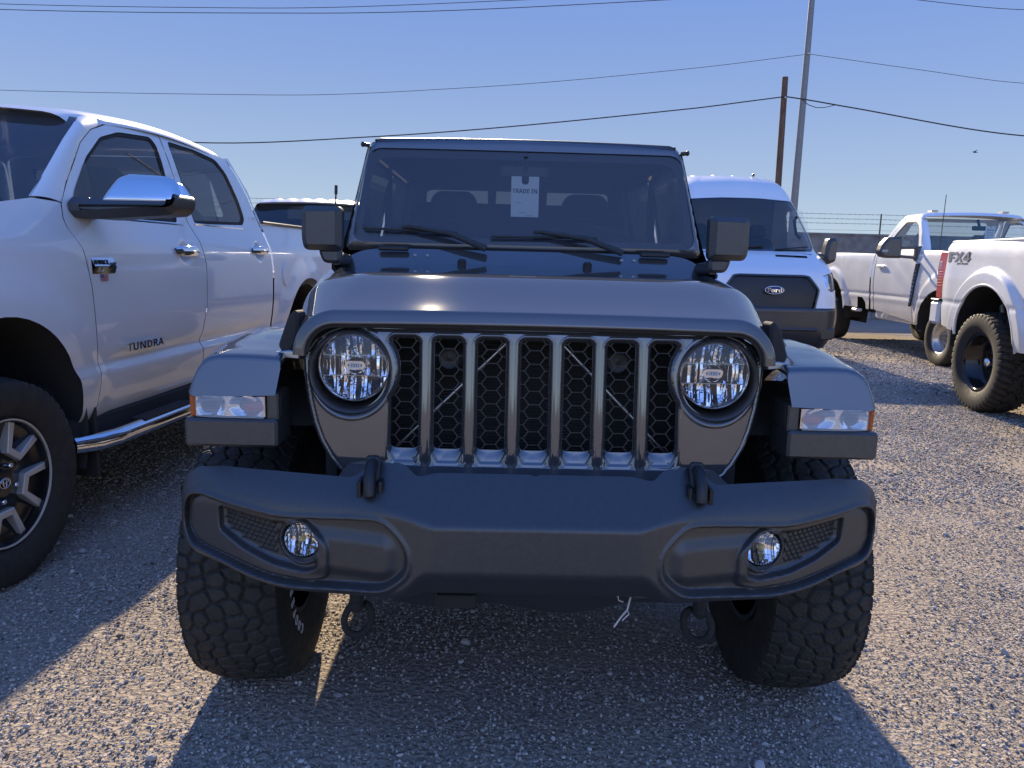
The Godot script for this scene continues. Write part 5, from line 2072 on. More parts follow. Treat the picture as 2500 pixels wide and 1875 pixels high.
		g.grid(20, 6, func(a, b):
			var an: float = a * PI
			return Vector3(lerpf(0.65, 0.99, b), 0.40 + sin(an) * 0.45, -1.05 - cos(an) * 0.45))
		g.box(Vector3(0.66, 0.6, -1.05), Vector3(0.02, 0.7, 0.9))
		part("wheel_liner", g, M.dark, o)
	# badge
	g = G.new()
	g.t = Transform3D(Basis.IDENTITY, Vector3(0.0, 1.035, -0.055))
	g.grid(32, 8, func(a, b): return Vector3(cos(a * TAU) * 0.128 * b, sin(a * TAU) * 0.050 * b, 0.026 * (1.0 - b * b * 0.5)))
	var bd := part("badge", g, M.badge_blue, o)
	var ring := []
	for k in 40:
		ring.append(Vector3(cos(TAU * k / 40) * 0.131, 1.035 + sin(TAU * k / 40) * 0.053, -0.042))
	g = G.new()
	g.tube(ring, 0.006, 6, -1.0, true)
	part("badge_rim", g, M.chrome, bd)
	lettered(bd, "lettering", text("Ford", 0.052, 0.006, "Droid Serif", 700, true), M.chrome, Vector3(0.0, 1.032, -0.028), Vector3.RIGHT, Vector3.UP, Vector3(1.25, 1, 1))
	# roof ribs, aerial, inside
	for x in [-0.52, -0.18, 0.16, 0.48]:
		g = G.new()
		var pts := []
		for k in 14:
			var z := lerpf(-2.75, -5.9, k / 13.0)
			pts.append(Vector3(x, 2.878 - 0.06 * x * x - 0.05 * sm(-3.1, -2.75, z), z))
		g.tube(pts, 0.018, 6)
		part("roof_rib", g, M.white, body)
	g = G.new()
	g.box(Vector3(0.44, 2.87, -2.75), Vector3(0.03, 0.05, 0.08), 0.01)
	part("aerial", g, M.black, o)
	g = G.new()
	g.box(Vector3(0, 1.60, -3.05), Vector3(1.86, 2.3, 0.04))
	part("partition", g, M.seat_grey, o)
	g = G.new()
	g.box(Vector3(0, 0.55, -1.9), Vector3(1.9, 0.06, 2.4))
	g.box(Vector3(0, 1.38, -1.10), Vector3(1.8, 0.35, 0.5), 0.08)
	part("dashboard", g, M.seat, o)
	for s in [-1.0, 1.0]:
		g = G.new()
		g.box(Vector3(s * 0.50, 1.40, -2.45), Vector3(0.54, 0.85, 0.18), 0.08, Basis(Vector3.RIGHT, -0.12))
		g.box(Vector3(s * 0.50, 1.92, -2.50), Vector3(0.30, 0.22, 0.12), 0.05)
		part("seat", g, M.seat, o)
	g = G.new()
	g.box(Vector3(0, 1.45, -6.0), Vector3(2.0, 2.1, 0.04), 0.01)
	part("rear_door", g, M.white, o)
	g = G.new()
	g.box(Vector3(0, 0.36, -3.0), Vector3(1.5, 0.16, 5.4), 0.03)
	part("chassis", g, M.dark, o)
	for k in 2:
		g = G.new()
		var u0 := -0.25 + 0.45 * k
		g.tube([van_at(u0, 1.61, 0.02), van_at(u0 + 0.34, 1.66, 0.02)], 0.012, 6)
		part("wiper", g, M.black, o)

var van_tyre: Mesh
var van_rim: Mesh

# ---------- the white single-cab pickup on the right; origin under its front axle, z forwards ----------
func regular_cab() -> void:
	var o := thing("work_pickup_truck", "white single cab pickup with large black towing mirror, parked beside the cargo van", "pickup truck", Vector3(7.21, 0, -8.976), deg_to_rad(-2.5))
	var shape := func(p: Vector2) -> float:
		var x := tab(p.y, P2([0.50, 0.95, 0.56, 0.965, 0.70, 0.985, 0.80, 0.99, 0.88, 1.0, 0.93, 0.99, 0.97, 1.002, 1.2, 1.008, 1.45, 1.0, 1.58, 0.985, 1.66, 0.95, 1.9, 0.885, 2.12, 0.82, 2.2, 0.77]))
		var d: float = ((p - Vector2(0.0, 0.50)) * Vector2(1.0, 0.95)).length()
		x += 0.03 * sm(0.84, 0.74, d) * sm(0.45, 0.6, p.y)
		d = ((p - Vector2(-4.15, 0.52)) * Vector2(1.0, 0.95)).length()
		return x + 0.03 * sm(0.84, 0.74, d) * sm(0.45, 0.6, p.y)
	var door := P2([-2.275, 1.62, -2.295, 1.16, -2.235, 0.67, -0.86, 0.56, -0.925, 0.82, -0.875, 1.43, -0.855, 1.62, -0.93, 1.74, -1.08, 1.97, -1.24, 2.125, -1.36, 2.165, -1.74, 2.170, -1.84, 2.13, -2.0, 1.95, -2.2, 1.69])
	var win := soft(P2([-1.70, 2.125, -1.38, 2.120, -1.25, 2.055, -1.10, 1.88, -1.00, 1.725, -1.02, 1.70, -2.10, 1.72, -1.93, 1.92]), 0.03, 3)
	var cab := P2([-2.30, 1.62, -2.32, 1.16, -2.26, 0.67, -2.37, 0.67, -2.41, 1.2, -2.35, 1.62, -2.24, 1.85, -1.90, 2.19, -1.76, 2.20, -1.85, 2.145, -2.015, 1.955, -2.215, 1.69])
	var fender := P2(arc(Vector2(0.0, 0.54), 0.66, 0.55, 180, 0, 24) + [0.72, 0.70, 1.0, 0.78, 1.02, 1.2, 0.98, 1.50, 0.4, 1.60, -0.3, 1.65, -0.84, 1.655, -0.86, 1.43, -0.908, 0.82, -0.845, 0.555, -0.72, 0.54])
	var bed := P2([-2.40, 1.615, -2.46, 1.25, -2.44, 0.66, -3.46, 0.67] + arc(Vector2(-4.15, 0.60), 0.62, 0.58, 0, 180, 20) + [-5.2, 0.70, -5.25, 1.66, -3.8, 1.645])
	for s in [-1.0, 1.0]:
		var d := panel(o, "door", M.white, s, shape, door, [win], 0.02)
		panel(o, "cab_corner", M.white, s, shape, cab, [], 0.02)
		panel(o, "front_fender", M.white, s, shape, fender, [], 0.025)
		panel(o, "bed_side", M.white, s, shape, bed, [soft(P2([-2.93, 0.60, -2.93, 0.86, -2.72, 0.86, -2.58, 0.76, -2.56, 0.60]), 0.03, 3)], 0.02)
		panel(d, "window", M.glass, s, shape, win, [], 0.06, -0.012, 0.01)
		panel(d, "window_seal", M.rubber, s, shape, win, [Geometry2D.offset_polygon(win, -0.022)[0]], 0.014, -0.006, 0.004)
		var g := G.new()
		g.t = mirrored(s)
		g.box(Vector3(1.022, 1.405, -2.03), Vector3(0.03, 0.045, 0.30), 0.014)
		part("door_handle", g, M.white, d)
		# dark vent strip with raised lettering at the front of the door
		g = G.new()
		g.t = mirrored(s) * side_view(0.0)
		g.prism(soft(P2([-0.95, 0.80, -0.89, 0.80, -0.735, 1.46, -0.845, 1.45, -0.88, 1.30]), 0.01, 2), -1.022, -1.0, 0.006)
		var vent := part("side_vent", g, M.gloss_black, o)
		for k in 9:
			g = G.new()
			g.t = mirrored(s)
			g.box(Vector3(1.026, 0.88 + k * 0.058, -0.905 + k * 0.0125), Vector3(0.010, 0.016, 0.05), 0.004, Basis(Vector3.RIGHT, 0.5))
			part("vent_bar", g, M.chrome, vent)
		if s < 0.0:
			lettered(vent, "lettering", text("F-350", 0.035, 0.006), M.chrome, Vector3(-1.030, 1.19, -0.875), Vector3(0, 0.97, 0.23), Vector3(0, 0.23, -0.97))
		# towing mirror on two arms
		g = G.new()
		g.t = mirrored(s)
		g.prism(soft(P2([1.215, 1.53, 1.42, 1.53, 1.515, 1.55, 1.545, 1.64, 1.515, 1.74, 1.43, 1.845, 1.24, 1.855, 1.215, 1.83]), 0.025, 3), -1.06, -0.90, 0.035)
		g.tube([Vector3(0.93, 1.70, -0.90), Vector3(1.22, 1.69, -0.97)], 0.022, 8)
		g.tube([Vector3(0.95, 1.54, -0.90), Vector3(1.22, 1.56, -0.97)], 0.022, 8)
		g.box(Vector3(0.975, 1.60, -0.92), Vector3(0.09, 0.22, 0.10), 0.025)
		var mr := part("mirror", g, M.plastic, o)
		g = G.new()
		g.t = mirrored(s)
		g.box(Vector3(1.475, 1.635, -0.905), Vector3(0.10, 0.045, 0.03), 0.012)
		part("mirror_lamp", g, M.lens_milky, mr)
		g = G.new()
		g.t = mirrored(s)
		g.prism(soft(P2([1.24, 1.55, 1.50, 1.56, 1.50, 1.73, 1.42, 1.82, 1.24, 1.83]), 0.02, 2), -1.064, -1.061)
		part("mirror_glass", g, M.chrome, mr)
		# pillar beside the windscreen
		g = G.new()
		var dd := [Vector3(s * 0.965, 1.625, -0.85), Vector3(s * 0.925, 1.745, -0.925), Vector3(s * 0.865, 1.972, -1.075), Vector3(s * 0.822, 2.12, -1.235), Vector3(s * 0.79, 2.17, -1.36)]
		var ww := [Vector3(s * 0.86, 1.655, -0.74), Vector3(s * 0.83, 1.74, -0.83), Vector3(s * 0.765, 1.96, -1.06), Vector3(s * 0.725, 2.10, -1.21), Vector3(s * 0.69, 2.165, -1.32)]
		strip_between(g, dd, ww, Vector3(s * 0.012, 0.008, 0.012), 6, s > 0.0)
		part("windscreen_pillar", g, M.white, o)
		g = G.new()
		g.t = mirrored(s)
		g.box(Vector3(0.85, 0.60, -1.55), Vector3(0.16, 0.16, 1.5), 0.03)
		g.box(Vector3(0.99, 0.625, -2.92), Vector3(0.12, 0.05, 0.20), 0.015)
		part("step", g, M.white, o)
		for w in [0.0, -4.15]:
			g = G.new()
			g.t = mirrored(s)
			g.grid(20, 6, func(a, b):
				var an: float = lerpf(-0.05, 1.05, a) * PI
				return Vector3(lerpf(0.55, 0.99, b), 0.54 + sin(an) * 0.57, w - cos(an) * 0.67))
			g.box(Vector3(0.56, 0.75, w), Vector3(0.02, 0.8, 1.3))
			part("wheel_liner", g, M.dark, o)
		g = G.new()
		g.t = mirrored(s)
		g.box(Vector3(0.55, 2.285, -1.45), Vector3(0.11, 0.028, 0.14), 0.01)
		part("roof_lamp", g, M.amber_clear, o)
	var g := G.new()
	g.grid(20, 10, func(a, b):
		var u: float = (a - 0.5) * 2.0
		return Vector3(u * lerpf(0.87, 0.70, b), lerpf(1.635, 2.165, b) + 0.03 * (1.0 - u * u), lerpf(-0.72, -1.30, b) + 0.10 * (1.0 - u * u)))
	part("windscreen", g, M.clear_green, o)
	g = G.new()
	g.grid(40, 24, func(a, b):
		var u: float = (a - 0.5) * 2.0
		var z: float = lerpf(-1.26 + 0.09 * (1.0 - u * u), -1.95, b)
		var th: float = clampf((absf(u) - 0.82) / 0.18, 0.0, 1.0) * PI * 0.5
		var x: float = minf(absf(u) / 0.82, 1.0) * 0.70 + sin(th) * 0.10
		return Vector3(signf(u) * x, 2.238 + 0.035 * (1.0 - u * u) - (1.0 - cos(th)) * 0.07 - 0.06 * pow(1.0 - minf(b / 0.18, 1.0), 2.0) - 0.05 * sm(0.85, 1.0, b), z))
	part("roof", g, M.white, o)
	g = G.new()
	g.grid(60, 30, func(a, b):
		var u: float = (a - 0.5) * 2.0
		return Vector3(u * lerpf(0.97, 0.78, b), lerpf(0.70, 2.20, b), lerpf(-2.36, -1.93, sm(0.6, 1.0, b))), func(a, b): return -sdbox(Vector2((a - 0.5) * 1.7, lerpf(0.70, 2.20, b)), Vector2(0, 1.93), Vector2(0.66, 0.215), 0.08))
	part("cab_back", g, M.white, o)
	g = G.new()
	g.grid(4, 4, func(a, b): return Vector3((a - 0.5) * 1.4, lerpf(1.70, 2.15, b), -2.10 + 0.14 * b))
	part("rear_window", g, M.clear_green, o)
	g = G.new()
	g.grid(30, 20, func(a, b):
		var u: float = (a - 0.5) * 2.0
		return Vector3(u * lerpf(0.93, 0.96, b), lerpf(1.42, 1.625, pow(b, 0.6)) + 0.035 * (1.0 - pow(u, 4.0)) - 0.15 * pow(1.0 - minf(b / 0.1, 1.0), 2.0), lerpf(1.0, -0.76, b)))
	part("bonnet", g, M.white, o)
	g = G.new()
	g.box(Vector3(0, 1.12, 0.98), Vector3(1.9, 0.60, 0.10), 0.03)
	part("grille", g, M.black, o)
	g = G.new()
	g.box(Vector3(0, 0.66, 1.05), Vector3(2.0, 0.28, 0.18), 0.04)
	part("front_bumper", g, M.chrome, o)
	g = G.new()
	g.box(Vector3(0, 1.20, -3.85), Vector3(1.9, 0.04, 2.7))
	g.box(Vector3(0, 1.25, -5.2), Vector3(1.96, 0.80, 0.05), 0.01)
	g.box(Vector3(0, 1.28, -2.50), Vector3(1.9, 0.64, 0.03))
	part("cargo_bed", g, M.white, o)
	g = G.new()
	g.box(Vector3(0, 0.66, -2.2), Vector3(1.1, 0.2, 6.0), 0.02)
	g.box(Vector3(0, 1.1, 0.1), Vector3(1.2, 0.7, 1.5), 0.02)
	g.box(Vector3(0, 0.92, -1.55), Vector3(1.8, 0.05, 1.5))
	part("chassis", g, M.dark, o)
	g = G.new()
	g.box(Vector3(0, 1.50, -0.86), Vector3(1.7, 0.26, 0.36), 0.06)
	part("dashboard", g, M.seat, o)
	for x in [-0.46, 0.46]:
		g = G.new()
		g.box(Vector3(x, 1.42, -1.86), Vector3(0.60, 0.60, 0.18), 0.06)
		g.box(Vector3(x, 1.83, -1.87), Vector3(0.30, 0.24, 0.12), 0.06)
		part("seat", g, M.seat_grey, o)
	g = G.new()
	g.box(Vector3(0.05, 2.02, -1.16), Vector3(0.24, 0.07, 0.03), 0.015)
	g.tube([Vector3(0.05, 2.03, -1.16), Vector3(0.05, 2.15, -1.24)], 0.02, 8)
	part("rear_view_mirror", g, M.black, o)
	g = G.new()
	g.tube([Vector3(-0.86, 1.62, -0.50), Vector3(-0.825, 2.46, -0.55)], 0.0055, 6)
	part("aerial", g, M.black, o)
	var ty: Mesh = tyre_mesh(0.405, 0.26, 0.235, 9, 0, 40).mesh()
	var rm: Mesh = rim_mesh(0.225, 0.22, 0.035, 8, 8).mesh()
	for z in [0.0, -4.15]:
		for s in [-1.0, 1.0]:
			wheel(o, Vector3(s * 0.87, 0.40, z), s, ty, rm, M.silver)
	var t := thing("window_tag", "pale paper tag hanging inside the single cab pickup's windscreen", "tag", Vector3(7.46, 1.955, -10.10), deg_to_rad(-2.5))
	g = G.new()
	g.prism(P2([-0.075, -0.10, 0.075, -0.10, 0.075, 0.10, 0.02, 0.10, 0.0, 0.075, -0.02, 0.10, -0.075, 0.10]), -0.001, 0.001)
	var card := part("card", g, M.paper, t)
	lettered(card, "lettering", text("TRADE IN", 0.017, 0.001), M.ink, Vector3(0.0, 0.04, 0.002), Vector3.RIGHT)
	g = G.new()
	for k in 4:
		g.box(Vector3(0.0, 0.005 - 0.025 * k, 0.0016), Vector3(0.10, 0.004, 0.0006))
	part("printed_line", g, M.ink, card)

# ---------- the lifted white pickup at the right edge; origin under its rear axle, z forwards ----------
func lifted_truck() -> void:
	var o := thing("lifted_pickup_truck", "lifted white pickup with red tail lamp and oversized mud tyres at the right edge", "pickup truck", Vector3(5.603, 0, -5.401), deg_to_rad(-5.0))
	var lip := P2(arc(Vector2(0.05, 0.70), 0.545, 0.54, 190, -8, 24))
	var shape := func(p: Vector2) -> float:
		var x := tab(p.y, P2([0.6, 0.95, 0.75, 0.975, 1.0, 0.992, 1.04, 0.985, 1.07, 0.998, 1.3, 1.004, 1.52, 1.0, 1.60, 0.985, 1.66, 0.955, 1.70, 0.91, 1.9, 0.87, 2.3, 0.78]))
		for w in [Vector2(0.05, 0.66), Vector2(3.62, 0.66)]:
			var d: float = ((p - w) * Vector2(1.0, 0.98)).length()
			x += 0.05 * sm(0.735, 0.685, d) * sm(0.55, 0.66, p.y)
		if p.x < -0.7:
			x -= 0.05 * pow((-0.7 - p.x) / 0.3, 2.0)
		return x
	var bed := P2([-0.885, 1.69, -0.955, 1.60, -0.86, 1.55, -0.89, 1.37, -0.95, 1.20, -0.96, 1.06, -0.97, 1.035, -0.90, 0.78, -0.49, 0.75] + arc(Vector2(0.06, 0.70), 0.555, 0.545, 176, -4, 24) + [0.72, 0.66, 1.42, 0.66, 1.42, 1.60])
	var cab := P2([1.47, 0.66, 3.0, 0.62, 3.02, 1.60, 2.75, 1.85, 2.35, 2.30, 1.70, 2.32, 1.50, 1.90])
	var win := soft(P2([1.62, 1.70, 2.80, 1.70, 2.62, 1.90, 2.30, 2.22, 1.75, 2.24]), 0.04, 3)
	var fender := P2([3.05, 0.62, 3.09, 0.66] + arc(Vector2(3.62, 0.70), 0.55, 0.545, 180, 0, 20) + [4.2, 0.9, 4.6, 1.0, 4.6, 1.55, 3.06, 1.64])
	for s in [-1.0, 1.0]:
		panel(o, "bed_side", M.white, s, shape, bed, [], 0.018)
		var d := panel(o, "door", M.white, s, shape, cab, [win], 0.03)
		panel(d, "window", M.privacy, s, shape, win, [], 0.08, -0.01, 0.01)
		panel(o, "front_fender", M.white, s, shape, fender, [], 0.03)
		var g := G.new()
		g.t = mirrored(s) * side_view(0.0)
		g.prism(soft(P2([-1.05, 1.565, -0.862, 1.548, -0.892, 1.37, -0.952, 1.20, -0.955, 1.065, -1.07, 1.075, -1.09, 1.40]), 0.02, 3), -0.97, -0.82, 0.02)
		var tl := part("tail_lamp", g, M.red, o)
		for k in 7:
			g = G.new()
			g.t = mirrored(s)
			g.box(Vector3(0.966, 1.20 + k * 0.030, -1.03 + 0.002 * k), Vector3(0.012, 0.012, 0.11), 0.004)
			part("lamp_bar", g, M.red_dark, tl)
		g = G.new()
		g.t = mirrored(s)
		g.box(Vector3(0.966, 1.43, -1.03), Vector3(0.012, 0.07, 0.06), 0.004)
		part("reversing_lens", g, M.lens_milky, tl)
		# rolled lip round the wheel opening
		g = G.new()
		g.t = mirrored(s)
		var pts := []
		for q in P2(arc(Vector2(0.06, 0.70), 0.552, 0.542, 178, -6, 24)):
			pts.append(Vector3(shape.call(q) - 0.012, q.y, q.x))
		g.tube(pts, 0.016, 6)
		part("wheel_lip", g, M.white, o)
		for w in [0.05, 3.62]:
			g = G.new()
			g.t = mirrored(s)
			g.grid(20, 6, func(a, b):
				var an: float = lerpf(-0.05, 1.05, a) * PI
				return Vector3(lerpf(0.50, 1.03, b), 0.68 + sin(an) * 0.575, w - cos(an) * 0.57))
			g.box(Vector3(0.52, 0.95, w), Vector3(0.02, 0.9, 1.15))
			part("wheel_liner", g, M.dark, o)
		g = G.new()
		g.t = mirrored(s)
		g.box(Vector3(0.72, 0.905, -1.10), Vector3(0.50, 0.255, 0.20), 0.03)
		part("rear_bumper", g, M.white, o)
		g = G.new()
		g.t = mirrored(s)
		g.box(Vector3(0.74, 1.045, -1.10), Vector3(0.46, 0.022, 0.18), 0.006)
		part("bumper_step", g, M.plastic, o)
		g = G.new()
		g.t = mirrored(s)
		g.tube([Vector3(0.56, 0.42, -0.24), Vector3(0.60, 1.05, -0.42)], 0.035, 10)
		part("shock_absorber", g, M.steel, o)
		g = G.new()
		g.t = mirrored(s)
		g.box(Vector3(0.90, 1.665, 0.25), Vector3(0.10, 0.03, 2.26), 0.01)
		part("bed_rail", g, M.white, o)
		g = G.new()
		g.t = mirrored(s)
		g.prism(soft(P2([1.06, 1.56, 1.30, 1.56, 1.33, 1.70, 1.28, 1.88, 1.08, 1.88]), 0.03, 3), 2.66, 2.80, 0.03)
		g.tube([Vector3(0.94, 1.68, 2.75), Vector3(1.1, 1.70, 2.73)], 0.04, 8)
		part("mirror", g, M.plastic, o)
	var g := G.new()
	g.box(Vector3(0, 1.25, 0.25), Vector3(1.84, 0.04, 2.2))
	g.box(Vector3(0, 1.32, -0.98), Vector3(1.70, 0.70, 0.05), 0.01)
	g.box(Vector3(0, 1.32, 1.40), Vector3(1.84, 0.64, 0.03), 0.01)
	part("cargo_bed", g, M.white, o)
	g = G.new()
	g.box(Vector3(0, 2.33, 2.0), Vector3(1.50, 0.05, 0.85), 0.02)
	g.grid(8, 8, func(a, b): return Vector3((a - 0.5) * 2.0 * lerpf(0.9, 0.76, b), lerpf(1.62, 2.32, b), lerpf(1.47, 1.62, b)), null, true)
	part("roof", g, M.white, o)
	g = G.new()
	g.grid(8, 8, func(a, b): return Vector3((a - 0.5) * 2.0 * lerpf(0.92, 0.74, b), lerpf(1.64, 2.31, b), lerpf(3.05, 2.38, b)))
	part("windscreen", g, M.privacy, o)
	g = G.new()
	g.grid(16, 10, func(a, b):
		var u: float = (a - 0.5) * 2.0
		return Vector3(u * 0.95, lerpf(1.52, 1.645, b) + 0.05 * (1.0 - u * u) - 0.2 * pow(1.0 - minf(b / 0.1, 1.0), 2.0), lerpf(4.62, 3.0, b)))
	part("bonnet", g, M.white, o)
	g = G.new()
	g.box(Vector3(0, 1.22, 4.60), Vector3(1.9, 0.52, 0.08), 0.03)
	part("grille", g, M.black, o)
	g = G.new()
	g.box(Vector3(0, 0.86, 4.68), Vector3(2.0, 0.26, 0.16), 0.04)
	part("front_bumper", g, M.white, o)
	g = G.new()
	g.box(Vector3(0, 0.86, 1.8), Vector3(1.0, 0.22, 5.8), 0.02)
	for z in [0.0, 3.62]:
		g.tube([Vector3(-0.7, 0.485, z), Vector3(0.7, 0.485, z)], 0.06, 12)
		g.ball(Vector3(0.0, 0.485, z), Vector3(0.19, 0.20, 0.20))
	part("chassis", g, M.dark, o)
	# decal
	var right := Vector3(0, 0, 1)
	var dc := lettered(o, "decal", text("FX4", 0.092, 0.002, "Droid Sans", 700, true), M.steel, Vector3(-1.0035, 1.505, -0.585), right, Vector3.UP, Vector3(2.05, 1.0, 1))
	var d2 := lettered(o, "decal_outline", text("FX4", 0.104, 0.001, "Droid Sans", 700, true), M.ink, Vector3(-1.0020, 1.505, -0.585), right, Vector3.UP, Vector3(2.0, 1.02, 1))
	lettered(o, "decal_line", text("OFF ROAD", 0.018, 0.001), M.ink, Vector3(-1.0040, 1.440, -0.50), right, Vector3.UP, Vector3(1.9, 1.0, 1))
	var ty: Mesh = tyre_mesh(0.492, 0.34, 0.285, 22, 1, 24, 0.017).mesh()
	var rm: Mesh = rim_mesh(0.28, 0.30, 0.02, 8, 8).mesh()
	for z in [0.0, 3.62]:
		for s in [-1.0, 1.0]:
			var w := wheel(o, Vector3(s * 0.85, 0.486, z), s, ty, rm, M.gloss_black)
			g = G.new()
			g.t = axle_x()
			g.lathe([Vector2(0.05, 0.0), Vector2(0.05, 0.06), Vector2(0.03, 0.075), Vector2(0.0, 0.078)], 8)
			part("hub_cap", g, M.chrome, w)

# ---------- the pickup behind, seen over the bed of the left-hand truck ----------
func far_truck() -> void:
	var o := thing("silver_pickup_truck", "silver pickup with dark windscreen seen over the bed of the white crew cab", "pickup truck", Vector3(-2.85, 0, -8.3))
	var g := G.new()
	g.grid(24, 12, func(a, b):
		var u: float = (a - 0.5) * 2.0
		return Vector3(u * lerpf(0.90, 0.76, b), lerpf(1.45, 2.06, b) + 0.02 * (1.0 - u * u), lerpf(-0.55, -1.25, b) + 0.12 * (1.0 - u * u)))
	part("windscreen", g, M.privacy, o)
	g = G.new()
	g.grid(60, 20, func(a, b):
		var u: float = (a - 0.5) * 2.0
		var z: float = lerpf(-1.16 + 0.11 * (1.0 - u * u), -2.9, b)
		var th: float = clampf((absf(u) - 0.82) / 0.18, 0.0, 1.0) * PI * 0.5
		var x: float = minf(absf(u) / 0.82, 1.0) * 0.70 + sin(th) * 0.10
		var y: float = 2.125 + 0.025 * (1.0 - u * u) - (1.0 - cos(th)) * 0.07 - 0.055 * pow(1.0 - minf(b / 0.12, 1.0), 2.0)
		for r in [-0.5, -0.3, -0.1, 0.1, 0.3, 0.5]:
			y += 0.012 * sm(0.07, 0.03, absf(signf(u) * x - r)) * sm(0.02, 0.1, b)
		return Vector3(signf(u) * x, y, z))
	part("roof", g, M.white, o)
	for s in [-1.0, 1.0]:
		g = G.new()
		strip_between(g, [Vector3(s * 0.99, 1.42, -0.62), Vector3(s * 0.93, 1.70, -0.90), Vector3(s * 0.81, 2.07, -1.30)], [Vector3(s * 0.89, 1.45, -0.55), Vector3(s * 0.84, 1.70, -0.83), Vector3(s * 0.75, 2.06, -1.24)], Vector3(s * 0.01, 0, 0.01), 4, s > 0.0)
		part("windscreen_pillar", g, M.black, o)
		g = G.new()
		g.t = mirrored(s)
		g.grid(4, 10, func(a, b): return Vector3(lerpf(0.80, 0.98, sm(1.0, 0.3, b)), lerpf(0.55, 2.05, b), lerpf(-0.9 - 0.4 * b, -2.9, a)), null, true)
		g.box(Vector3(0.96, 0.98, -0.1), Vector3(0.06, 0.75, 1.7), 0.03)
		g.box(Vector3(0.96, 1.05, -3.8), Vector3(0.06, 0.75, 1.8), 0.03)
		part("body_side", g, M.white, o)
		for z in [0.0, -3.6]:
			wheel(o, Vector3(s * 0.86, 0.36, z), s, van_tyre, van_rim, M.steel)
	g = G.new()
	g.grid(20, 10, func(a, b):
		var u: float = (a - 0.5) * 2.0
		return Vector3(u * 0.93, lerpf(1.22, 1.44, b) + 0.04 * (1.0 - u * u) - 0.15 * pow(1.0 - minf(b / 0.12, 1.0), 2.0), lerpf(0.80, -0.55, b)))
	part("bonnet", g, M.white, o)
	g = G.new()
	g.box(Vector3(0, 0.95, 0.78), Vector3(1.7, 0.42, 0.10), 0.03)
	part("grille", g, M.black, o)
	g = G.new()
	g.box(Vector3(0, 0.58, 0.85), Vector3(1.9, 0.26, 0.16), 0.05)
	part("front_bumper", g, M.chrome, o)
	g = G.new()
	g.box(Vector3(0, 0.62, -1.9), Vector3(1.5, 0.2, 5.2), 0.02)
	g.box(Vector3(0, 1.1, -1.95), Vector3(1.7, 1.1, 1.6), 0.05)
	part("cabin", g, M.dark, o)
	var t := thing("windscreen_tag", "pale paper tag inside the silver pickup's dark windscreen", "tag", Vector3(-2.57, 1.735, -9.05))
	t.rotation.x = -0.4
	g = G.new()
	g.prism(P2([-0.06, -0.09, 0.06, -0.09, 0.06, 0.09, -0.06, 0.09]), -0.001, 0.001)
	var card := part("card", g, M.paper, t)
	lettered(card, "lettering", text("TRADE IN", 0.014, 0.001), M.ink, Vector3(0, 0.04, 0.002), Vector3.RIGHT)

# ---------- wall, poles and lines behind the lot ----------
func span(a: Vector3, b: Vector3, sag: float, k := 40) -> Array:
	var o := []
	for i in k + 1:
		var t := float(i) / k
		o.append(a.lerp(b, t) - Vector3(0, 4.0 * sag * t * (1.0 - t), 0))
	return o

func through(pts: PackedVector2Array, z: float, k := 60) -> Array:
	var o := []
	for i in k + 1:
		var x := lerpf(pts[0].x, pts[pts.size() - 1].x, float(i) / k)
		o.append(Vector3(x, tab(x, pts), z))
	return o

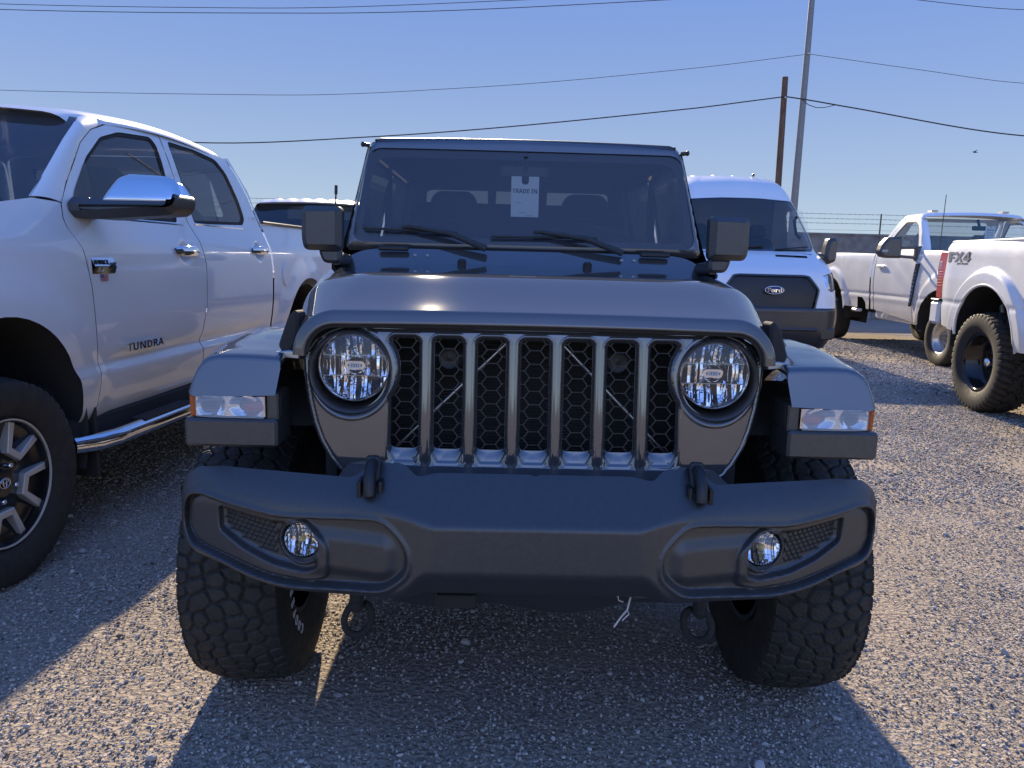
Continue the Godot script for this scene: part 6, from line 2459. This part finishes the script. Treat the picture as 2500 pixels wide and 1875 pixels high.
func far_setting() -> void:
	var wall := thing("boundary_wall", "long grey wall topped with barbed wire along the back of the lot", "wall", Vector3(0, 0, -19.0))
	var g := G.new()
	for k in 24:
		g.box(Vector3(-44.0 + k * 4.0, 1.11, 0), Vector3(3.99, 2.22, 0.16), 0.012)
	g.box(Vector3(2.0, 2.235, 0), Vector3(96.0, 0.06, 0.20), 0.01)
	part("wall_face", g, M.concrete, wall)
	for k in 4:
		var y: float = [2.36, 2.53, 2.65, 2.77][k]
		g = G.new()
		for j in 24:
			g.tube(span(Vector3(-46.0 + j * 4.0, y, 0.02 + 0.02 * k), Vector3(-42.0 + j * 4.0, y, 0.02 + 0.02 * k), 0.012, 8), 0.0045 if k else 0.003, 5)
		if k:
			for j in 260:
				var c := Vector3(-20.0 + j * 0.16 + 0.03 * sin(j * 2.3 + k), y - 0.010, 0.02 + 0.02 * k)
				g.tube([c + Vector3(-0.012, 0.022, 0), c + Vector3(0.012, -0.022, 0.01)], 0.0035, 4)
		var w := part("barbed_wire", g, M.barb, wall)
		w.set_meta("kind", "stuff")
	for j in 25:
		g = G.new()
		g.box(Vector3(-46.0 + j * 4.0, 2.52, 0.05), Vector3(0.035, 0.55, 0.03), 0.006)
		part("wire_post", g, M.barb, wall)
	# timber pole stub and grey pole
	var wp := thing("timber_pole", "short weathered brown timber pole standing just left of the tall grey pole", "utility pole", Vector3(10.32, 0, -28.0))
	g = G.new()
	g.tube([Vector3(0.02, 0, 0), Vector3(0.0, 4.0, 0), Vector3(-0.05, 8.26, 0)], 0.135, 20, 0.108)
	part("shaft", g, M.wood, wp)
	g = G.new()
	g.box(Vector3(-0.03, 7.52, 0.12), Vector3(0.10, 0.08, 0.06), 0.01)
	part("clamp", g, M.steel, wp)
	var gp := thing("grey_pole", "tall grey steel pole rising out of frame behind the cargo van", "utility pole", Vector3(11.70, 0, -30.0))
	g = G.new()
	g.tube([Vector3(0, 0, 0), Vector3(0.04, 7.0, 0), Vector3(0.09, 14.5, 0)], 0.165, 24, 0.095)
	part("shaft", g, M.galvanised, gp)
	g = G.new()
	g.box(Vector3(0.06, 9.60, 0.13), Vector3(0.12, 0.10, 0.06), 0.01)
	part("bracket", g, M.steel, gp)
	g = G.new()
	g.box(Vector3(0.08, 12.15, 0), Vector3(2.4, 0.12, 0.10), 0.02)
	part("crossarm", g, M.galvanised, gp)
	var lines := [
		["overhead_line", "topmost thin overhead line crossing the upper left sky", [-60.0, 13.2, -19.55, 10.53, -9.75, 10.67, 0.39, 11.26, 11.0, 12.18], -30.0, 0.012],
		["overhead_line", "second thin overhead line just below the topmost at upper left", [-60.0, 13.0, -19.56, 10.33, -7.51, 10.55, 6.01, 11.43, 12.0, 12.05], -30.0, 0.014],
		["overhead_line", "thin overhead line across the top right corner of the sky", [12.6, 12.15, 16.0, 11.72, 20.13, 11.49, 40.0, 11.9], -30.0, 0.012],
		["overhead_line", "thin line sagging from the grey pole's bracket across to the left", [-60.0, 9.8, -19.80, 7.36, -9.03, 7.48, -1.38, 7.98, 7.42, 8.96, 11.70, 9.59], -30.0, 0.010],
		["overhead_line", "thin line from the grey pole's bracket falling away to the right", [11.80, 9.61, 16.23, 9.15, 20.50, 8.76, 45.0, 8.4], -30.0, 0.010],
		["telephone_cable", "thick dark cable strung left from the brown timber pole", [-60.0, 6.8, -11.19, 5.31, -5.13, 5.68, 7.04, 7.05, 8.68, 7.30, 10.25, 7.54], -27.86, 0.022],
		["telephone_cable", "thick dark cable strung right from the brown timber pole, with a slack loop", [10.32, 7.54, 11.11, 7.45, 12.57, 7.25, 19.46, 6.39, 45.0, 5.6], -27.86, 0.024],
	]
	for l in lines:
		var o := thing(l[0], l[1], "overhead line", Vector3(0, 0, l[3]))
		g = G.new()
		g.tube(through(P2(l[2]), 0.0, 90), l[4], 6)
		part("strand", g, M.wire, o)
		if "loop" in l[1]:
			g = G.new()
			g.tube([Vector3(10.89, 7.46, 0.03), Vector3(11.15, 7.27, 0.03), Vector3(11.45, 7.18, 0.03), Vector3(11.75, 7.19, 0.03), Vector3(12.18, 7.30, 0.03)], 0.014, 6)
			part("slack_loop", g, M.wire, o)
	var b := thing("bird", "tiny dark bird flying in the clear sky at right", "bird", Vector3(24.77, 7.53, -40.0))
	g = G.new()
	g.ball(Vector3.ZERO, Vector3(0.10, 0.035, 0.035), 10)
	g.ball(Vector3(-0.10, 0.012, 0), Vector3(0.03, 0.026, 0.026), 8)
	g.tube([Vector3(0.09, 0, 0), Vector3(0.17, 0.0, 0)], 0.022, 6, 0.006)
	for s in [-1.0, 1.0]:
		g.grid(6, 4, func(a, c): return Vector3(0.03 - 0.07 * c + 0.03 * a, 0.02 + 0.06 * sin(a * PI * 0.6), s * 0.20 * a) * Vector3(1, 1, 1) + Vector3(0, 0.004 * c, 0), null, s > 0)
	part("body", g, M.black, b)

func _ready() -> void:
	environment()
	materials()
	ground()
	far_setting()
	tundra()
	transit()
	regular_cab()
	lifted_truck()
	far_truck()
	jeep()
	gravel()
